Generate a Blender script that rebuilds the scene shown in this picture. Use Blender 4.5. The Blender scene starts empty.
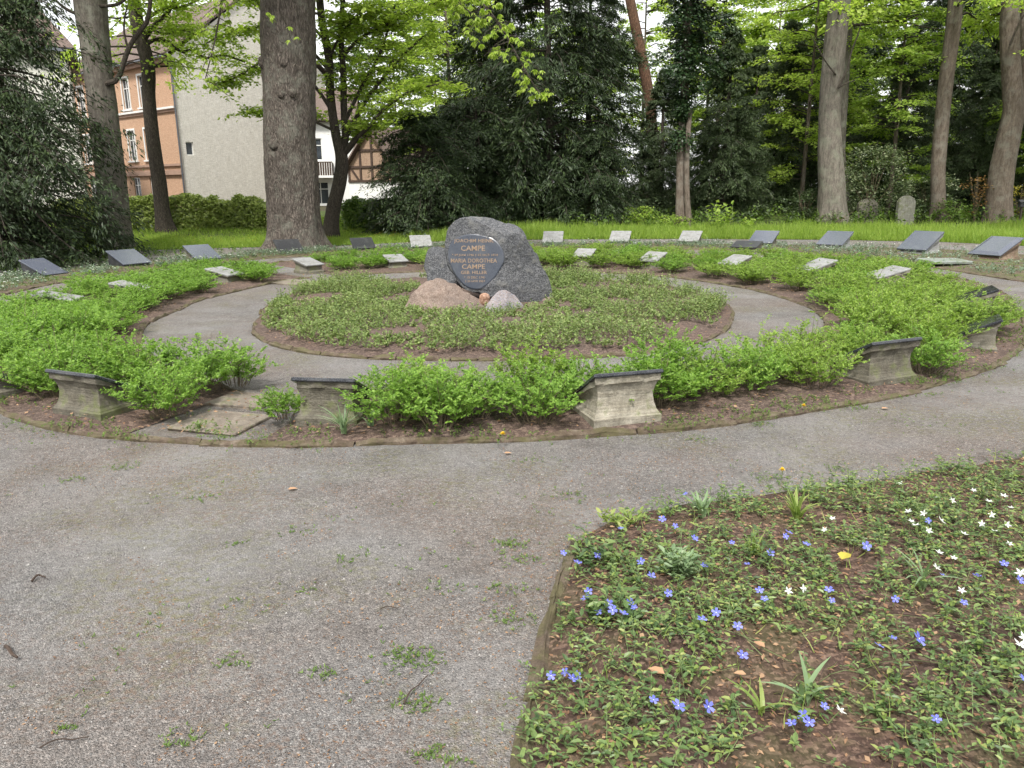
import bpy, math, random
import numpy as np
from mathutils import Vector, Matrix, noise as mnoise

sc = bpy.context.scene
COL = sc.collection
PI = math.pi
F, PITCH, ROLL, CH = 770.0, 14.2, 0.55, 1.6

# ------------------------------------------------------------------ camera geometry
_p, _r = math.radians(PITCH), math.radians(ROLL)
R0 = np.array([1., 0, 0]); U0 = np.array([0, math.sin(_p), math.cos(_p)]); FW = np.array([0, math.cos(_p), -math.sin(_p)])
RT = math.cos(_r) * R0 - math.sin(_r) * U0
UP = math.sin(_r) * R0 + math.cos(_r) * U0
CAM = np.array([0, 0, CH])


def ray(px, py):
    return RT * (px - 512) + UP * (384 - py) + FW * F


def tz(x, y):
    return np.clip((np.asarray(y, float) - 23.5) * 0.06, 0, 0.7)


def G(px, py):
    d = ray(px, py); z = 0.0
    for _ in range(12):
        t = (z - CH) / d[2]
        p = CAM + d * t
        z = 0.5 * z + 0.5 * float(tz(p[0], p[1]))
    return np.array([p[0], p[1], float(tz(p[0], p[1]))])


def V(px, py, Y):
    d = ray(px, py)
    return CAM + d * (Y / d[1])


def T(px, Y):
    p = V(px, 215, Y)
    for _ in range(3):
        z = float(tz(0, Y))
        py = 384 - 0
        # find py with that height
        lo, hi = -200.0, 900.0
        for _k in range(30):
            m = (lo + hi) / 2
            if V(px, m, Y)[2] > z: lo = m
            else: hi = m
        p = V(px, lo, Y)
    p[2] = float(tz(0, Y))
    return p


# ------------------------------------------------------------------ mesh building
class MB:
    def __init__(s):
        s.v = []; s.f = []; s.n = 0; s.m = []

    def add(s, verts, faces, mi=0):
        verts = np.asarray(verts, float).reshape(-1, 3)
        if isinstance(faces, np.ndarray):
            s.f.append((faces + s.n)); s.m.append(np.full(len(faces), mi))
        else:
            by = {}
            for f in faces: by.setdefault(len(f), []).append(f)
            for k, l in by.items():
                s.f.append(np.array(l) + s.n); s.m.append(np.full(len(l), mi))
        s.v.append(verts); s.n += len(verts)
        return s

    def mesh(s, name, mats, smooth=False):
        me = bpy.data.meshes.new(name)
        v = np.concatenate(s.v) if s.v else np.zeros((0, 3))
        me.vertices.add(len(v)); me.vertices.foreach_set('co', v.astype(np.float32).ravel())
        loops = np.concatenate([f.ravel() for f in s.f]).astype(np.int32)
        tot = np.concatenate([np.full(len(f), f.shape[1]) for f in s.f]).astype(np.int32)
        st = np.concatenate([[0], np.cumsum(tot)[:-1]]).astype(np.int32)
        me.loops.add(len(loops)); me.loops.foreach_set('vertex_index', loops)
        me.polygons.add(len(tot)); me.polygons.foreach_set('loop_start', st)
        me.polygons.foreach_set('material_index', np.concatenate(s.m).astype(np.int32))
        me.polygons.foreach_set('use_smooth', np.full(len(tot), smooth))
        me.update(calc_edges=True)
        for m in (mats if isinstance(mats, (list, tuple)) else [mats]): me.materials.append(m)
        return me

    def build(s, name, mats, parent=None, smooth=False, loc=None):
        o = bpy.data.objects.new(name, s.mesh(name, mats, smooth))
        COL.objects.link(o)
        if parent is not None: o.parent = parent
        if loc is not None: o.location = loc
        return o


def tag(o, label=None, cat=None, group=None, kind=None):
    if label: o['label'] = label
    if cat: o['category'] = cat
    if group: o['group'] = group
    if kind: o['kind'] = kind
    return o


def empty(name, loc, label=None, cat=None, group=None, rz=0):
    o = bpy.data.objects.new(name, None); COL.objects.link(o)
    o.location = loc; o.rotation_euler = (0, 0, rz); o.empty_display_size = .2
    return tag(o, label, cat, group)


def copy_tree(root, loc, rz=0, scale=1, label=None, group=None):
    c = root.copy(); COL.objects.link(c)
    c.location = loc; c.rotation_euler = (0, 0, rz)
    c.scale = (scale,) * 3 if not isinstance(scale, tuple) else scale
    for k in list(root.children):
        d = k.copy(); COL.objects.link(d); d.parent = c
    return tag(c, label, None, group)


def nrm(a):
    return a / np.maximum(np.linalg.norm(a, axis=-1, keepdims=True), 1e-9)


def box(mb, c, size, R=None, mi=0, bev=0.0):
    sx, sy, sz = [q / 2 for q in size]
    if bev > 0:
        bev = min(bev, sx * .4, sy * .4, sz * .4)
        v = []
        for zz, ins in ((-sz, bev), (-sz + bev, 0), (sz - bev, 0), (sz, bev)):
            x, y = sx - ins, sy - ins; b = bev
            v += [(-x + b, -y, zz), (x - b, -y, zz), (x, -y + b, zz), (x, y - b, zz), (x - b, y, zz), (-x + b, y, zz), (-x, y - b, zz), (-x, -y + b, zz)]
        f = []
        for l in range(3):
            for i in range(8):
                j = (i + 1) % 8; f.append((l * 8 + i, l * 8 + j, l * 8 + 8 + j, l * 8 + 8 + i))
        f.append(tuple(range(7, -1, -1))); f.append(tuple(range(24, 32)))
    else:
        v = [(x, y, z) for z in (-sz, sz) for x, y in ((-sx, -sy), (sx, -sy), (sx, sy), (-sx, sy))]
        f = [(3, 2, 1, 0), (4, 5, 6, 7), (0, 1, 5, 4), (1, 2, 6, 5), (2, 3, 7, 6), (3, 0, 4, 7)]
    v = np.array(v)
    if R is not None: v = v @ np.array(R).T
    mb.add(v + np.array(c), f, mi)


def Rz(a):
    c, s = math.cos(a), math.sin(a)
    return np.array([[c, -s, 0], [s, c, 0], [0, 0, 1]])


def tube(mb, pts, rad, n=6, cap=True, mi=0, mod=None):
    pts = np.asarray(pts, float); rad = np.asarray(rad, float) * np.ones(len(pts))
    tan = nrm(np.gradient(pts, axis=0))
    ref = np.array([1., 0, 0]) if abs(tan[0][0]) < .8 else np.array([0, 0, 1.])
    u = nrm(np.cross(tan, ref)); w = np.cross(tan, u)
    a = np.linspace(0, 2 * PI, n, endpoint=False)
    rr = rad[:, None] * np.ones((1, n))
    if mod is not None: rr = mod(rr, a, pts)
    v = pts[:, None] + rr[..., None] * (np.cos(a)[None, :, None] * u[:, None] + np.sin(a)[None, :, None] * w[:, None])
    i = np.arange(len(pts) - 1)[:, None] * n; j = np.arange(n)[None]; k = (j + 1) % n
    f = np.stack([i + j, i + k, i + n + k, i + n + j], -1).reshape(-1, 4)
    fl = [tuple(q) for q in f[:, ::-1]] if n < 4 else f[:, ::-1]
    mb.add(v.reshape(-1, 3), f[:, ::-1].copy(), mi)
    if cap and n > 2:
        mb.add(v[-1], [tuple(range(n - 1, -1, -1))], mi)


def smooth_path(pts, n):
    pts = np.asarray(pts, float)
    d = np.concatenate([[0], np.cumsum(np.linalg.norm(np.diff(pts, axis=0), axis=1))])
    t = np.linspace(0, d[-1], n)
    # catmull-rom like by cubic through numpy
    out = np.zeros((n, pts.shape[1]))
    m = np.gradient(pts, d, axis=0)
    idx = np.clip(np.searchsorted(d, t, side='right') - 1, 0, len(pts) - 2)
    h = d[idx + 1] - d[idx]; s = ((t - d[idx]) / h)[:, None]; h = h[:, None]
    out = (2 * s**3 - 3 * s**2 + 1) * pts[idx] + (s**3 - 2 * s**2 + s) * h * m[idx] + (-2 * s**3 + 3 * s**2) * pts[idx + 1] + (s**3 - s**2) * h * m[idx + 1]
    return out


def leaves(mb, pos, d, up, L, W, mi=0, fold=.18, curl=0.0, shape='leaf'):
    """a leaf per row: long axis d, upper side up"""
    n = len(pos)
    if n == 0: return
    d = nrm(d); side = nrm(np.cross(d, up)); up = nrm(np.cross(side, d))
    L = (np.ones(n) * L)[:, None]; W = (np.ones(n) * W)[:, None]
    if shape == 'quad':
        v = np.stack([pos, pos + d * L * .5 + side * W * .5, pos + d * L - up * L * curl, pos + d * L * .45 - side * W * .5], 1)
        mb.add(v.reshape(-1, 3), (np.arange(n)[:, None] * 4 + np.array([[0, 1, 2, 3]])), mi)
    elif shape == 'leaf':
        b = pos; t = pos + d * L - up * L * curl
        m = pos + d * L * .5 - up * L * curl * .3
        l1 = pos + d * L * .3 - side * W * .46 + up * W * fold; l2 = pos + d * L * .68 - side * W * .36 + up * W * fold - up * L * curl * .5
        r1 = pos + d * L * .3 + side * W * .46 + up * W * fold; r2 = pos + d * L * .68 + side * W * .36 + up * W * fold - up * L * curl * .5
        v = np.stack([b, l1, l2, t, r2, r1, m], 1)
        f = np.concatenate([np.arange(n)[:, None] * 7 + np.array([[0, 6, 1, 1]])[:, :3], ]) if False else None
        i = np.arange(n)[:, None] * 7
        q = np.concatenate([i + np.array([[0, 6, 2, 1]]), i + np.array([[6, 3, 2, 2]])[:, :4] * 0 + np.array([[0, 5, 4, 6]])])
        tr = np.concatenate([i + np.array([[6, 3, 2]]), i + np.array([[6, 4, 3]])])
        k0 = mb.n
        mb.v.append(v.reshape(-1, 3)); mb.f.append(q + k0); mb.m.append(np.full(len(q), mi))
        mb.f.append(tr + k0); mb.m.append(np.full(len(tr), mi)); mb.n += n * 7
    elif shape == 'blade':
        m1 = pos + d * L * .45; t = pos + d * L * .95 - up * L * curl
        v = np.stack([pos - side * W * .5, pos + side * W * .5, m1 + side * W * .42, m1 - side * W * .42, t], 1)
        i = np.arange(n)[:, None] * 5; k0 = mb.n
        mb.v.append(v.reshape(-1, 3)); mb.f.append(i + np.array([[0, 1, 2, 3]]) + k0); mb.m.append(np.full(n, mi))
        mb.f.append(i + np.array([[3, 2, 4]]) + k0); mb.m.append(np.full(n, mi)); mb.n += n * 5


# ------------------------------------------------------------------ materials
def new_mat(name):
    m = bpy.data.materials.new(name); m.use_nodes = True
    nt = m.node_tree; nt.nodes.clear()
    return m, nt


class N:
    def __init__(s, nt): s.nt = nt
    def __call__(s, t, **kw):
        n = s.nt.nodes.new(t)
        for k, v in kw.items():
            if k.startswith('i_'):
                key = k[2:].replace('_', ' ')
                n.inputs[key].default_value = v
            else: setattr(n, k, v)
        return n
    def link(s, a, b): s.nt.links.new(a, b)
    def noise(s, vec, scale, detail=4, rough=.55):
        n = s('ShaderNodeTexNoise'); n.inputs['Scale'].default_value = scale; n.inputs['Detail'].default_value = detail; n.inputs['Roughness'].default_value = rough
        if vec is not None: s.link(vec, n.inputs['Vector'])
        return n.outputs['Fac']
    def vor(s, vec, scale, feature='F1'):
        n = s('ShaderNodeTexVoronoi', feature=feature); n.inputs['Scale'].default_value = scale
        s.link(vec, n.inputs['Vector'])
        return n
    def ramp(s, fac, stops):
        n = s('ShaderNodeValToRGB'); cr = n.color_ramp
        while len(cr.elements) < len(stops): cr.elements.new(.5)
        for e, (p, c) in zip(cr.elements, stops):
            e.position = p; e.color = (*c, 1) if len(c) == 3 else c
        s.link(fac, n.inputs['Fac']); return n.outputs['Color']
    def mix(s, fac, a, b, mode='MIX'):
        n = s('ShaderNodeMix', data_type='RGBA', blend_type=mode)
        for sock, v in ((n.inputs[0], fac), (n.inputs[6], a), (n.inputs[7], b)):
            if hasattr(v, 'links'): s.link(v, sock)
            elif isinstance(v, (int, float)): sock.default_value = v
            else: sock.default_value = (*v, 1) if len(v) == 3 else v
        return n.outputs[2]
    def math(s, op, a, b=0.0):
        n = s('ShaderNodeMath', operation=op)
        for sock, v in ((n.inputs[0], a), (n.inputs[1], b)):
            if hasattr(v, 'links'): s.link(v, sock)
            else: sock.default_value = v
        return n.outputs[0]
    def coords(s, kind='Object'): return s('ShaderNodeTexCoord').outputs[kind]
    def mapping(s, vec, scale=(1, 1, 1), rot=(0, 0, 0)):
        n = s('ShaderNodeMapping'); n.inputs['Scale'].default_value = scale; n.inputs['Rotation'].default_value = rot
        s.link(vec, n.inputs['Vector']); return n.outputs['Vector']
    def bump(s, h, strength=.5, dist=.01):
        n = s('ShaderNodeBump'); n.inputs['Strength'].default_value = strength; n.inputs['Distance'].default_value = dist
        s.link(h, n.inputs['Height']); return n.outputs['Normal']
    def out(s, col, rough=.8, normal=None, spec=.4, metallic=0):
        b = s('ShaderNodeBsdfPrincipled'); o = s('ShaderNodeOutputMaterial')
        for k, v in (('Base Color', col), ('Roughness', rough), ('Metallic', metallic), ('Specular IOR Level', spec)):
            if hasattr(v, 'links'): s.link(v, b.inputs[k])
            elif isinstance(v, (int, float)): b.inputs[k].default_value = v
            else: b.inputs[k].default_value = (*v, 1)
        if normal is not None: s.link(normal, b.inputs['Normal'])
        s.link(b.outputs[0], o.inputs['Surface'])
        return b


def plain(name, col, rough=.6, var=.15, scale=8, bump=0.0, metallic=0, spec=.4):
    m, nt = new_mat(name); n = N(nt); c = n.coords()
    f = n.noise(c, scale, 6)
    a = tuple(q * (1 - var) for q in col); b = tuple(min(1, q * (1 + var)) for q in col)
    colr = n.ramp(f, [(.3, a), (.7, b)])
    nm = n.bump(n.noise(c, scale * 6, 4), bump, .01) if bump else None
    n.out(colr, rough, nm, spec, metallic); return m


def leaf_mat(name, c1, c2, c3, trans=.35, rough=.5, scale=1.2, spec=.35):
    """leaf tints differ per leaf and drift over the plant"""
    m, nt = new_mat(name); n = N(nt)
    g = n('ShaderNodeNewGeometry'); rnd = g.outputs['Random Per Island']
    big = n.noise(g.outputs['Position'], scale, 3)
    fac = n.math('ADD', n.math('MULTIPLY', rnd, .6), n.math('MULTIPLY', big, .4))
    col = n.ramp(fac, [(.15, c1), (.5, c2), (.85, c3)])
    b = n('ShaderNodeBsdfPrincipled'); b.inputs['Roughness'].default_value = rough; b.inputs['Specular IOR Level'].default_value = spec
    t = n('ShaderNodeBsdfTranslucent'); mx = n('ShaderNodeMixShader'); mx.inputs[0].default_value = trans
    n.link(col, b.inputs['Base Color'])
    n.link(n.mix(1.0, col, (1.25, 1.3, .8), 'MULTIPLY'), t.inputs['Color'])
    n.link(b.outputs[0], mx.inputs[1]); n.link(t.outputs[0], mx.inputs[2])
    o = n('ShaderNodeOutputMaterial'); n.link(mx.outputs[0], o.inputs['Surface'])
    return m


def bark_mat(name, dark, light, lichen=None, scale=1.0, bump=.8, plates=.6):
    m, nt = new_mat(name); n = N(nt); c = n.coords()
    f = n.noise(n.mapping(c, (8 * scale, 8 * scale, 2.0 * scale)), 2.4, 10, .72)
    fine = n.noise(n.mapping(c, (30, 30, 9)), 2.0, 6, .7)
    wob = n('ShaderNodeMix', data_type='VECTOR'); wob.inputs[0].default_value = .10
    nz = n('ShaderNodeTexNoise'); nz.inputs['Scale'].default_value = 5; n.link(c, nz.inputs['Vector'])
    n.link(c, wob.inputs[4]); n.link(nz.outputs['Color'], wob.inputs[5])
    v = n.vor(n.mapping(wob.outputs[1], (24 * scale, 24 * scale, 4.5 * scale)), 1.2, 'DISTANCE_TO_EDGE').outputs['Distance']
    ve = n.ramp(v, [(0, (.25, .25, .25)), (.3, (1, 1, 1))])
    col = n.ramp(f, [(.34, dark), (.66, light)])
    col = n.mix(.5, col, n.mix(1.0, col, n.ramp(fine, [(.3, (.5, .5, .5)), (.7, (1.4, 1.4, 1.4))]), 'MULTIPLY'))
    col = n.mix(plates, col, n.mix(1.0, col, ve, 'MULTIPLY'))
    if lichen:
        lf = n.ramp(n.noise(c, 2.2, 8, .75), [(.50, (0, 0, 0)), (.62, (1, 1, 1))])
        col = n.mix(n.math('MULTIPLY', lf, .6), col, lichen)
    h = n.math('ADD', n.math('ADD', n.math('MULTIPLY', ve, plates), f), n.math('MULTIPLY', fine, .4))
    n.out(col, .9, n.bump(h, bump, .03), .2); return m


def gravel_mat():
    m, nt = new_mat('gravel'); n = N(nt); c = n.coords()
    def grain(scale, stops):
        v = n.vor(c, scale); sp = n('ShaderNodeSeparateColor'); n.link(v.outputs['Color'], sp.inputs[0])
        return v, n.ramp(sp.outputs[0], stops)
    v1, s1 = grain(160, [(.0, (.085, .083, .082)), (.35, (.17, .165, .161)), (.75, (.265, .258, .252)), (.95, (.34, .33, .32)), (1, (.58, .56, .54))])
    v2, s2 = grain(330, [(0, (.075, .073, .073)), (.5, (.19, .185, .18)), (.9, (.30, .29, .28)), (1, (.5, .485, .465))])
    v3, s3 = grain(55, [(0, (.55, .53, .52)), (.5, (.95, .94, .94)), (1, (1.35, 1.32, 1.30))])
    col = n.mix(.5, s1, s2); col = n.mix(.45, col, n.mix(1.0, col, s3, 'MULTIPLY'))
    col = n.mix(n.ramp(n.noise(c, .5, 5, .6), [(.38, (0, 0, 0)), (.62, (.8, .8, .8))]), col, n.mix(1.0, col, (1.03, .93, .86), 'MULTIPLY'))
    col = n.mix(n.ramp(n.noise(c, 2.2, 6, .7), [(.44, (0, 0, 0)), (.66, (.75, .75, .75))]), col, n.mix(1.0, col, (.72, .68, .65), 'MULTIPLY'))
    du = n.math('MULTIPLY', n.ramp(n.noise(c, .8, 6, .6), [(.46, (0, 0, 0)), (.66, (.7, .7, .7))]), n.ramp(n.noise(c, 16, 5, .7), [(.35, (.3, .3, .3)), (.6, (1, 1, 1))]))
    col = n.mix(du, col, (.30, .295, .29))
    ms = n.math('MULTIPLY', n.ramp(n.noise(c, .9, 4, .6), [(.48, (0, 0, 0)), (.62, (1, 1, 1))]), n.ramp(n.noise(c, 24, 6, .75), [(.47, (0, 0, 0)), (.60, (1, 1, 1))]))
    col = n.mix(n.math('MULTIPLY', ms, .6), col, (.17, .165, .055))
    lt = n.math('MULTIPLY', n.ramp(n.noise(n.mapping(c, (1, 1, 1), (0, 0, 1)), .9, 4, .6), [(.46, (0, 0, 0)), (.60, (1, 1, 1))]), n.ramp(n.noise(c, 38, 5, .75), [(.50, (0, 0, 0)), (.60, (1, 1, 1))]))
    col = n.mix(n.math('MULTIPLY', lt, .6), col, (.19, .125, .09))
    h = n.math('ADD', n.math('MULTIPLY', v1.outputs['Distance'], -1.0), n.math('MULTIPLY', v2.outputs['Distance'], -.5))
    h = n.math('ADD', h, n.math('MULTIPLY', n.noise(c, 9, 6), .8))
    n.out(col, .92, n.bump(h, .9, .012), .25); return m


def soil_mat(name='soil', base=(.10, .065, .048), chip=(.26, .17, .12), green=0.0):
    m, nt = new_mat(name); n = N(nt); c = n.coords()
    v1 = n.vor(n.mapping(c, (1, 1.7, 1), (0, 0, .6)), 42); v2 = n.vor(n.mapping(c, (1.8, 1, 1), (0, 0, .2)), 85)
    dark = tuple(q * .55 for q in base)
    a = n.ramp(v1.outputs['Color'], [(.15, dark), (.6, base), (.9, chip)])
    b = n.ramp(v2.outputs['Color'], [(.2, dark), (.65, base), (1, chip)])
    col = n.mix(.5, a, b)
    col = n.mix(n.ramp(n.noise(c, 1.6, 5), [(.4, (0, 0, 0)), (.7, (.6, .6, .6))]), col, n.mix(1.0, col, (1.4, 1.3, 1.25), 'MULTIPLY'))
    if green:
        g = n.ramp(n.noise(c, 3, 5, .7), [(.48, (0, 0, 0)), (.6, (green,) * 3)])
        col = n.mix(g, col, (.09, .12, .03))
    h = n.noise(c, 38, 8, .8)
    n.out(col, .95, n.bump(h, .8, .010), .2); return m


def stone_mat(name, c1, c2, c3, moss=0.0, scale=1.0, bump=.4, rough=.85, mosscol=(.12, .14, .05)):
    m, nt = new_mat(name); n = N(nt); c = n.coords()
    f = n.noise(c, 9 * scale, 8, .7)
    col = n.ramp(f, [(.3, c1), (.5, c2), (.7, c3)])
    v = n.vor(c, 130 * scale); sp = n('ShaderNodeSeparateColor'); n.link(v.outputs['Color'], sp.inputs[0])
    col = n.mix(.35, col, n.mix(1.0, col, n.ramp(sp.outputs[0], [(0, (.55,) * 3), (1, (1.35,) * 3)]), 'MULTIPLY'))
    lay = n.noise(n.mapping(c, (1.2, 1.2, 16)), 2.2, 6, .7)
    col = n.mix(n.ramp(lay, [(.42, (0, 0, 0)), (.6, (.5, .5, .5))]), col, n.mix(1.0, col, (.62, .57, .5), 'MULTIPLY'))
    st = n.noise(n.mapping(c, (14, 14, 1.2)), 1.5, 5)
    col = n.mix(n.ramp(st, [(.5, (0, 0, 0)), (.75, (.45, .45, .45))]), col, tuple(q * .45 for q in c1))
    if moss:
        mf = n.ramp(n.noise(c, 5, 6, .7), [(.62 - moss * .25, (0, 0, 0)), (.72 - moss * .2, (1, 1, 1))])
        col = n.mix(n.math('MULTIPLY', mf, .7), col, mosscol)
    h = n.math('ADD', n.math('ADD', f, n.math('MULTIPLY', lay, .6)), n.math('MULTIPLY', n.noise(c, 60 * scale, 5), .4))
    n.out(col, rough, n.bump(h, bump, .02), .3); return m


def granite_mat(name, cols, scale=60, rough=.75, bump=.5, patch=None):
    m, nt = new_mat(name); n = N(nt); c = n.coords()
    v = n.vor(c, scale); sp = n('ShaderNodeSeparateColor'); n.link(v.outputs['Color'], sp.inputs[0])
    k = len(cols)
    col = n.ramp(sp.outputs[0], [(i / k + .08, q) for i, q in enumerate(cols)])
    big = n.noise(c, 3.2, 8, .65)
    col = n.mix(n.ramp(big, [(.4, (0, 0, 0)), (.65, (.75, .75, .75))]), col, n.mix(1.0, col, (.62, .64, .67), 'MULTIPLY'))
    if patch:
        pf = n.ramp(n.noise(c, 5.5, 6, .7), [(.54, (0, 0, 0)), (.66, (.7, .7, .7))])
        col = n.mix(pf, col, patch)
    h = n.math('ADD', n.noise(c, 11, 9, .7), n.math('MULTIPLY', n.noise(c, 50, 4), .25))
    n.out(col, rough, n.bump(h, bump, .05), .35); return m


def polished_mat(name, col, rough=.08, fleck=(.06, .065, .075)):
    m, nt = new_mat(name); n = N(nt); c = n.coords()
    v = n.vor(c, 260); sp = n('ShaderNodeSeparateColor'); n.link(v.outputs['Color'], sp.inputs[0])
    k = n.ramp(sp.outputs[0], [(.5, col), (1, fleck)])
    dirt = n.noise(c, 6, 6, .7)
    k = n.mix(n.ramp(dirt, [(.5, (0, 0, 0)), (.8, (.25, .25, .25))]), k, (.2, .2, .19))
    rr = n.ramp(dirt, [(.35, (rough,) * 3), (.8, (rough + .25,) * 3)])
    n.out(k, rr, None, .5); return m


M = {}
M['gravel'] = gravel_mat()
M['soil'] = soil_mat('soil', (.092, .066, .056), (.24, .18, .145))
M['litter_soil'] = soil_mat('litter_soil', (.07, .046, .036), (.24, .165, .125), .2)
M['strip_soil'] = soil_mat('strip_soil', (.10, .08, .06), (.21, .17, .125), .7)
M['lawn_soil'] = soil_mat('lawn_soil', (.05, .075, .02), (.09, .13, .03), .8)
M['wood_soil'] = soil_mat('wood_soil', (.045, .036, .024), (.10, .075, .045), .4)
M['kerb'] = stone_mat('kerb', (.07, .05, .036), (.125, .095, .07), (.20, .165, .13), moss=.75, scale=1.5, mosscol=(.09, .085, .035), bump=1.0)
M['slab'] = stone_mat('slab', (.15, .125, .10), (.21, .18, .15), (.28, .245, .205), moss=.3, bump=.8)
M['sandstone'] = stone_mat('sandstone', (.16, .145, .115), (.28, .26, .21), (.39, .365, .305), moss=.25, bump=.6)
M['grey_stone'] = stone_mat('grey_stone', (.10, .095, .075), (.155, .145, .12), (.22, .205, .17), moss=.35, bump=.5)
M['brown_grey'] = stone_mat('brown_grey', (.085, .078, .06), (.13, .12, .095), (.18, .168, .135), moss=.45, bump=.9)
M['brown_stone'] = stone_mat('brown_stone', (.12, .085, .06), (.20, .145, .105), (.28, .21, .155), moss=.2, bump=1.0)
M['light_lid'] = stone_mat('light_lid', (.20, .205, .205), (.26, .265, .265), (.32, .325, .32), moss=.12, scale=2, bump=.2, rough=.6)
M['greygreen_lid'] = stone_mat('greygreen_lid', (.17, .20, .18), (.24, .27, .25), (.31, .34, .31), moss=.4, scale=2, bump=.2, rough=.5)
M['black_lid'] = polished_mat('black_lid', (.012, .013, .017))
M['sky_sheen_lid'] = polished_mat('sky_sheen_lid', (.075, .085, .112), .08, (.14, .15, .18))  # dark bluish stone, lightened to put the sky's reflection into the base colour
M['matte_lid'] = polished_mat('matte_lid', (.02, .02, .022), .35)
M['boulder'] = granite_mat('boulder', [(.045, .047, .052), (.07, .073, .08), (.10, .104, .11), (.17, .17, .175)], 110, .75, 1.0, patch=(.17, .168, .16))
M['small_boulder'] = granite_mat('small_boulder', [(.12, .12, .115), (.2, .195, .18), (.25, .24, .225), (.32, .31, .285)], 120, .85, .9)
M['red_granite'] = granite_mat('red_granite', [(.14, .10, .08), (.18, .13, .105), (.225, .17, .135), (.27, .215, .18)], 130, .8, .8)
M['pink_granite'] = granite_mat('pink_granite', [(.20, .165, .16), (.26, .215, .205), (.31, .275, .265), (.24, .245, .28)], 120, .8, .8, patch=(.22, .24, .29))
M['orange_stone'] = granite_mat('orange_stone', [(.24, .13, .085), (.34, .20, .13), (.40, .26, .19)], 45, .8, .6)
M['panel'] = polished_mat('panel', (.035, .042, .058), .25, (.06, .07, .09))
M['gold'] = plain('gold', (.24, .17, .115), .55, .25, 30)
M['headstone'] = stone_mat('headstone', (.15, .15, .13), (.24, .235, .205), (.32, .31, .28), moss=.4)
M['bark_oak'] = bark_mat('bark_oak', (.055, .045, .038), (.24, .205, .175), (.17, .17, .14), 1.0, 1.0, .75)
M['bark_grey'] = bark_mat('bark_grey', (.085, .075, .062), (.20, .18, .155), (.24, .245, .20), .8, .6, .25)
M['bark_dark'] = bark_mat('bark_dark', (.045, .038, .031), (.125, .105, .085), None, 1.4, .7)
M['bark_beech'] = bark_mat('bark_beech', (.085, .075, .062), (.225, .20, .17), (.21, .22, .17), .7, .45, .08)
M['bark_brown'] = bark_mat('bark_brown', (.075, .058, .045), (.195, .16, .13), (.20, .19, .16), .8, .5, .12)
M['bark_pine'] = bark_mat('bark_pine', (.09, .05, .032), (.24, .14, .09), None, 1.2, .8)
M['yew'] = leaf_mat('yew', (.014, .027, .010), (.026, .046, .016), (.064, .098, .032), .12, .5, .8)
M['yew_grey'] = leaf_mat('yew_grey', (.030, .050, .020), (.055, .084, .034), (.105, .145, .06), .15, .5, .8)
M['ivy'] = leaf_mat('ivy', (.012, .028, .010), (.022, .048, .016), (.05, .085, .03), .12, .32, 1.5, .5)
M['lime'] = leaf_mat('lime', (.21, .31, .05), (.35, .47, .08), (.48, .57, .16), .58, .5, .6)
M['fresh'] = leaf_mat('fresh', (.16, .26, .045), (.28, .40, .07), (.40, .50, .13), .52, .5, .6)
M['mid'] = leaf_mat('mid', (.06, .11, .02), (.10, .17, .03), (.16, .24, .05), .35, .5, .6)
M['shrub'] = leaf_mat('shrub', (.085, .165, .026), (.17, .305, .045), (.28, .43, .085), .42, .5, 2.5)
M['shrub_yellow'] = leaf_mat('shrub_yellow', (.105, .175, .028), (.20, .315, .05), (.32, .44, .09), .42, .5, 2.5)
M['grey_leaf'] = leaf_mat('grey_leaf', (.085, .135, .04), (.165, .235, .068), (.29, .35, .13), .3, .55, 2)
M['blue_leaf'] = leaf_mat('blue_leaf', (.08, .13, .085), (.14, .20, .13), (.22, .28, .19), .25, .5, 2)
M['peri'] = leaf_mat('peri', (.045, .085, .03), (.10, .165, .05), (.20, .27, .09), .25, .42, 3, .4)
M['peri_young'] = leaf_mat('peri_young', (.13, .20, .04), (.21, .29, .07), (.36, .38, .14), .35, .45, 3, .4)
M['lawn'] = leaf_mat('lawn', (.15, .25, .035), (.24, .355, .055), (.36, .46, .10), .45, .5, .5)
M['hedge'] = leaf_mat('hedge', (.15, .20, .05), (.26, .33, .085), (.38, .44, .14), .3, .5, 1.0)
M['varieg'] = leaf_mat('varieg', (.055, .09, .035), (.12, .16, .08), (.30, .33, .20), .3, .4, 1.5)
M['copper'] = leaf_mat('copper', (.18, .10, .04), (.26, .15, .06), (.3, .2, .08), .4, .5, 1.5)
M['bulb_leaf'] = leaf_mat('bulb_leaf', (.13, .20, .10), (.20, .29, .15), (.29, .37, .22), .3, .45, 3)
M['stem'] = plain('stem', (.12, .095, .06), .8, .25, 20)
M['green_stem'] = plain('green_stem', (.12, .16, .06), .7, .25, 20)
M['dead_leaf'] = leaf_mat('dead_leaf', (.10, .052, .030), (.22, .125, .070), (.38, .25, .15), .15, .7, 4)
M['tan_leaf'] = leaf_mat('tan_leaf', (.34, .19, .10), (.40, .24, .14), (.45, .29, .17), .2, .6, 5)
M['yellow_leaf'] = leaf_mat('yellow_leaf', (.42, .36, .04), (.5, .43, .06), (.5, .46, .1), .3, .5, 5)
M['blue_petal'] = leaf_mat('blue_petal', (.10, .12, .50), (.16, .18, .62), (.26, .28, .72), .25, .5, 6, .2)
M['white_petal'] = leaf_mat('white_petal', (.60, .64, .62), (.72, .75, .72), (.80, .82, .78), .3, .5, 6, .2)
M['eye'] = plain('eye', (.55, .58, .45), .6)
M['yellow_petal'] = plain('yellow_petal', (.75, .52, .03), .6, .1, 30)
M['twig'] = plain('twig', (.045, .03, .022), .85, .3, 20, .3)

# ------------------------------------------------------------------ zones in the ground plane
CX, CY = -0.25, 11.2


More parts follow.
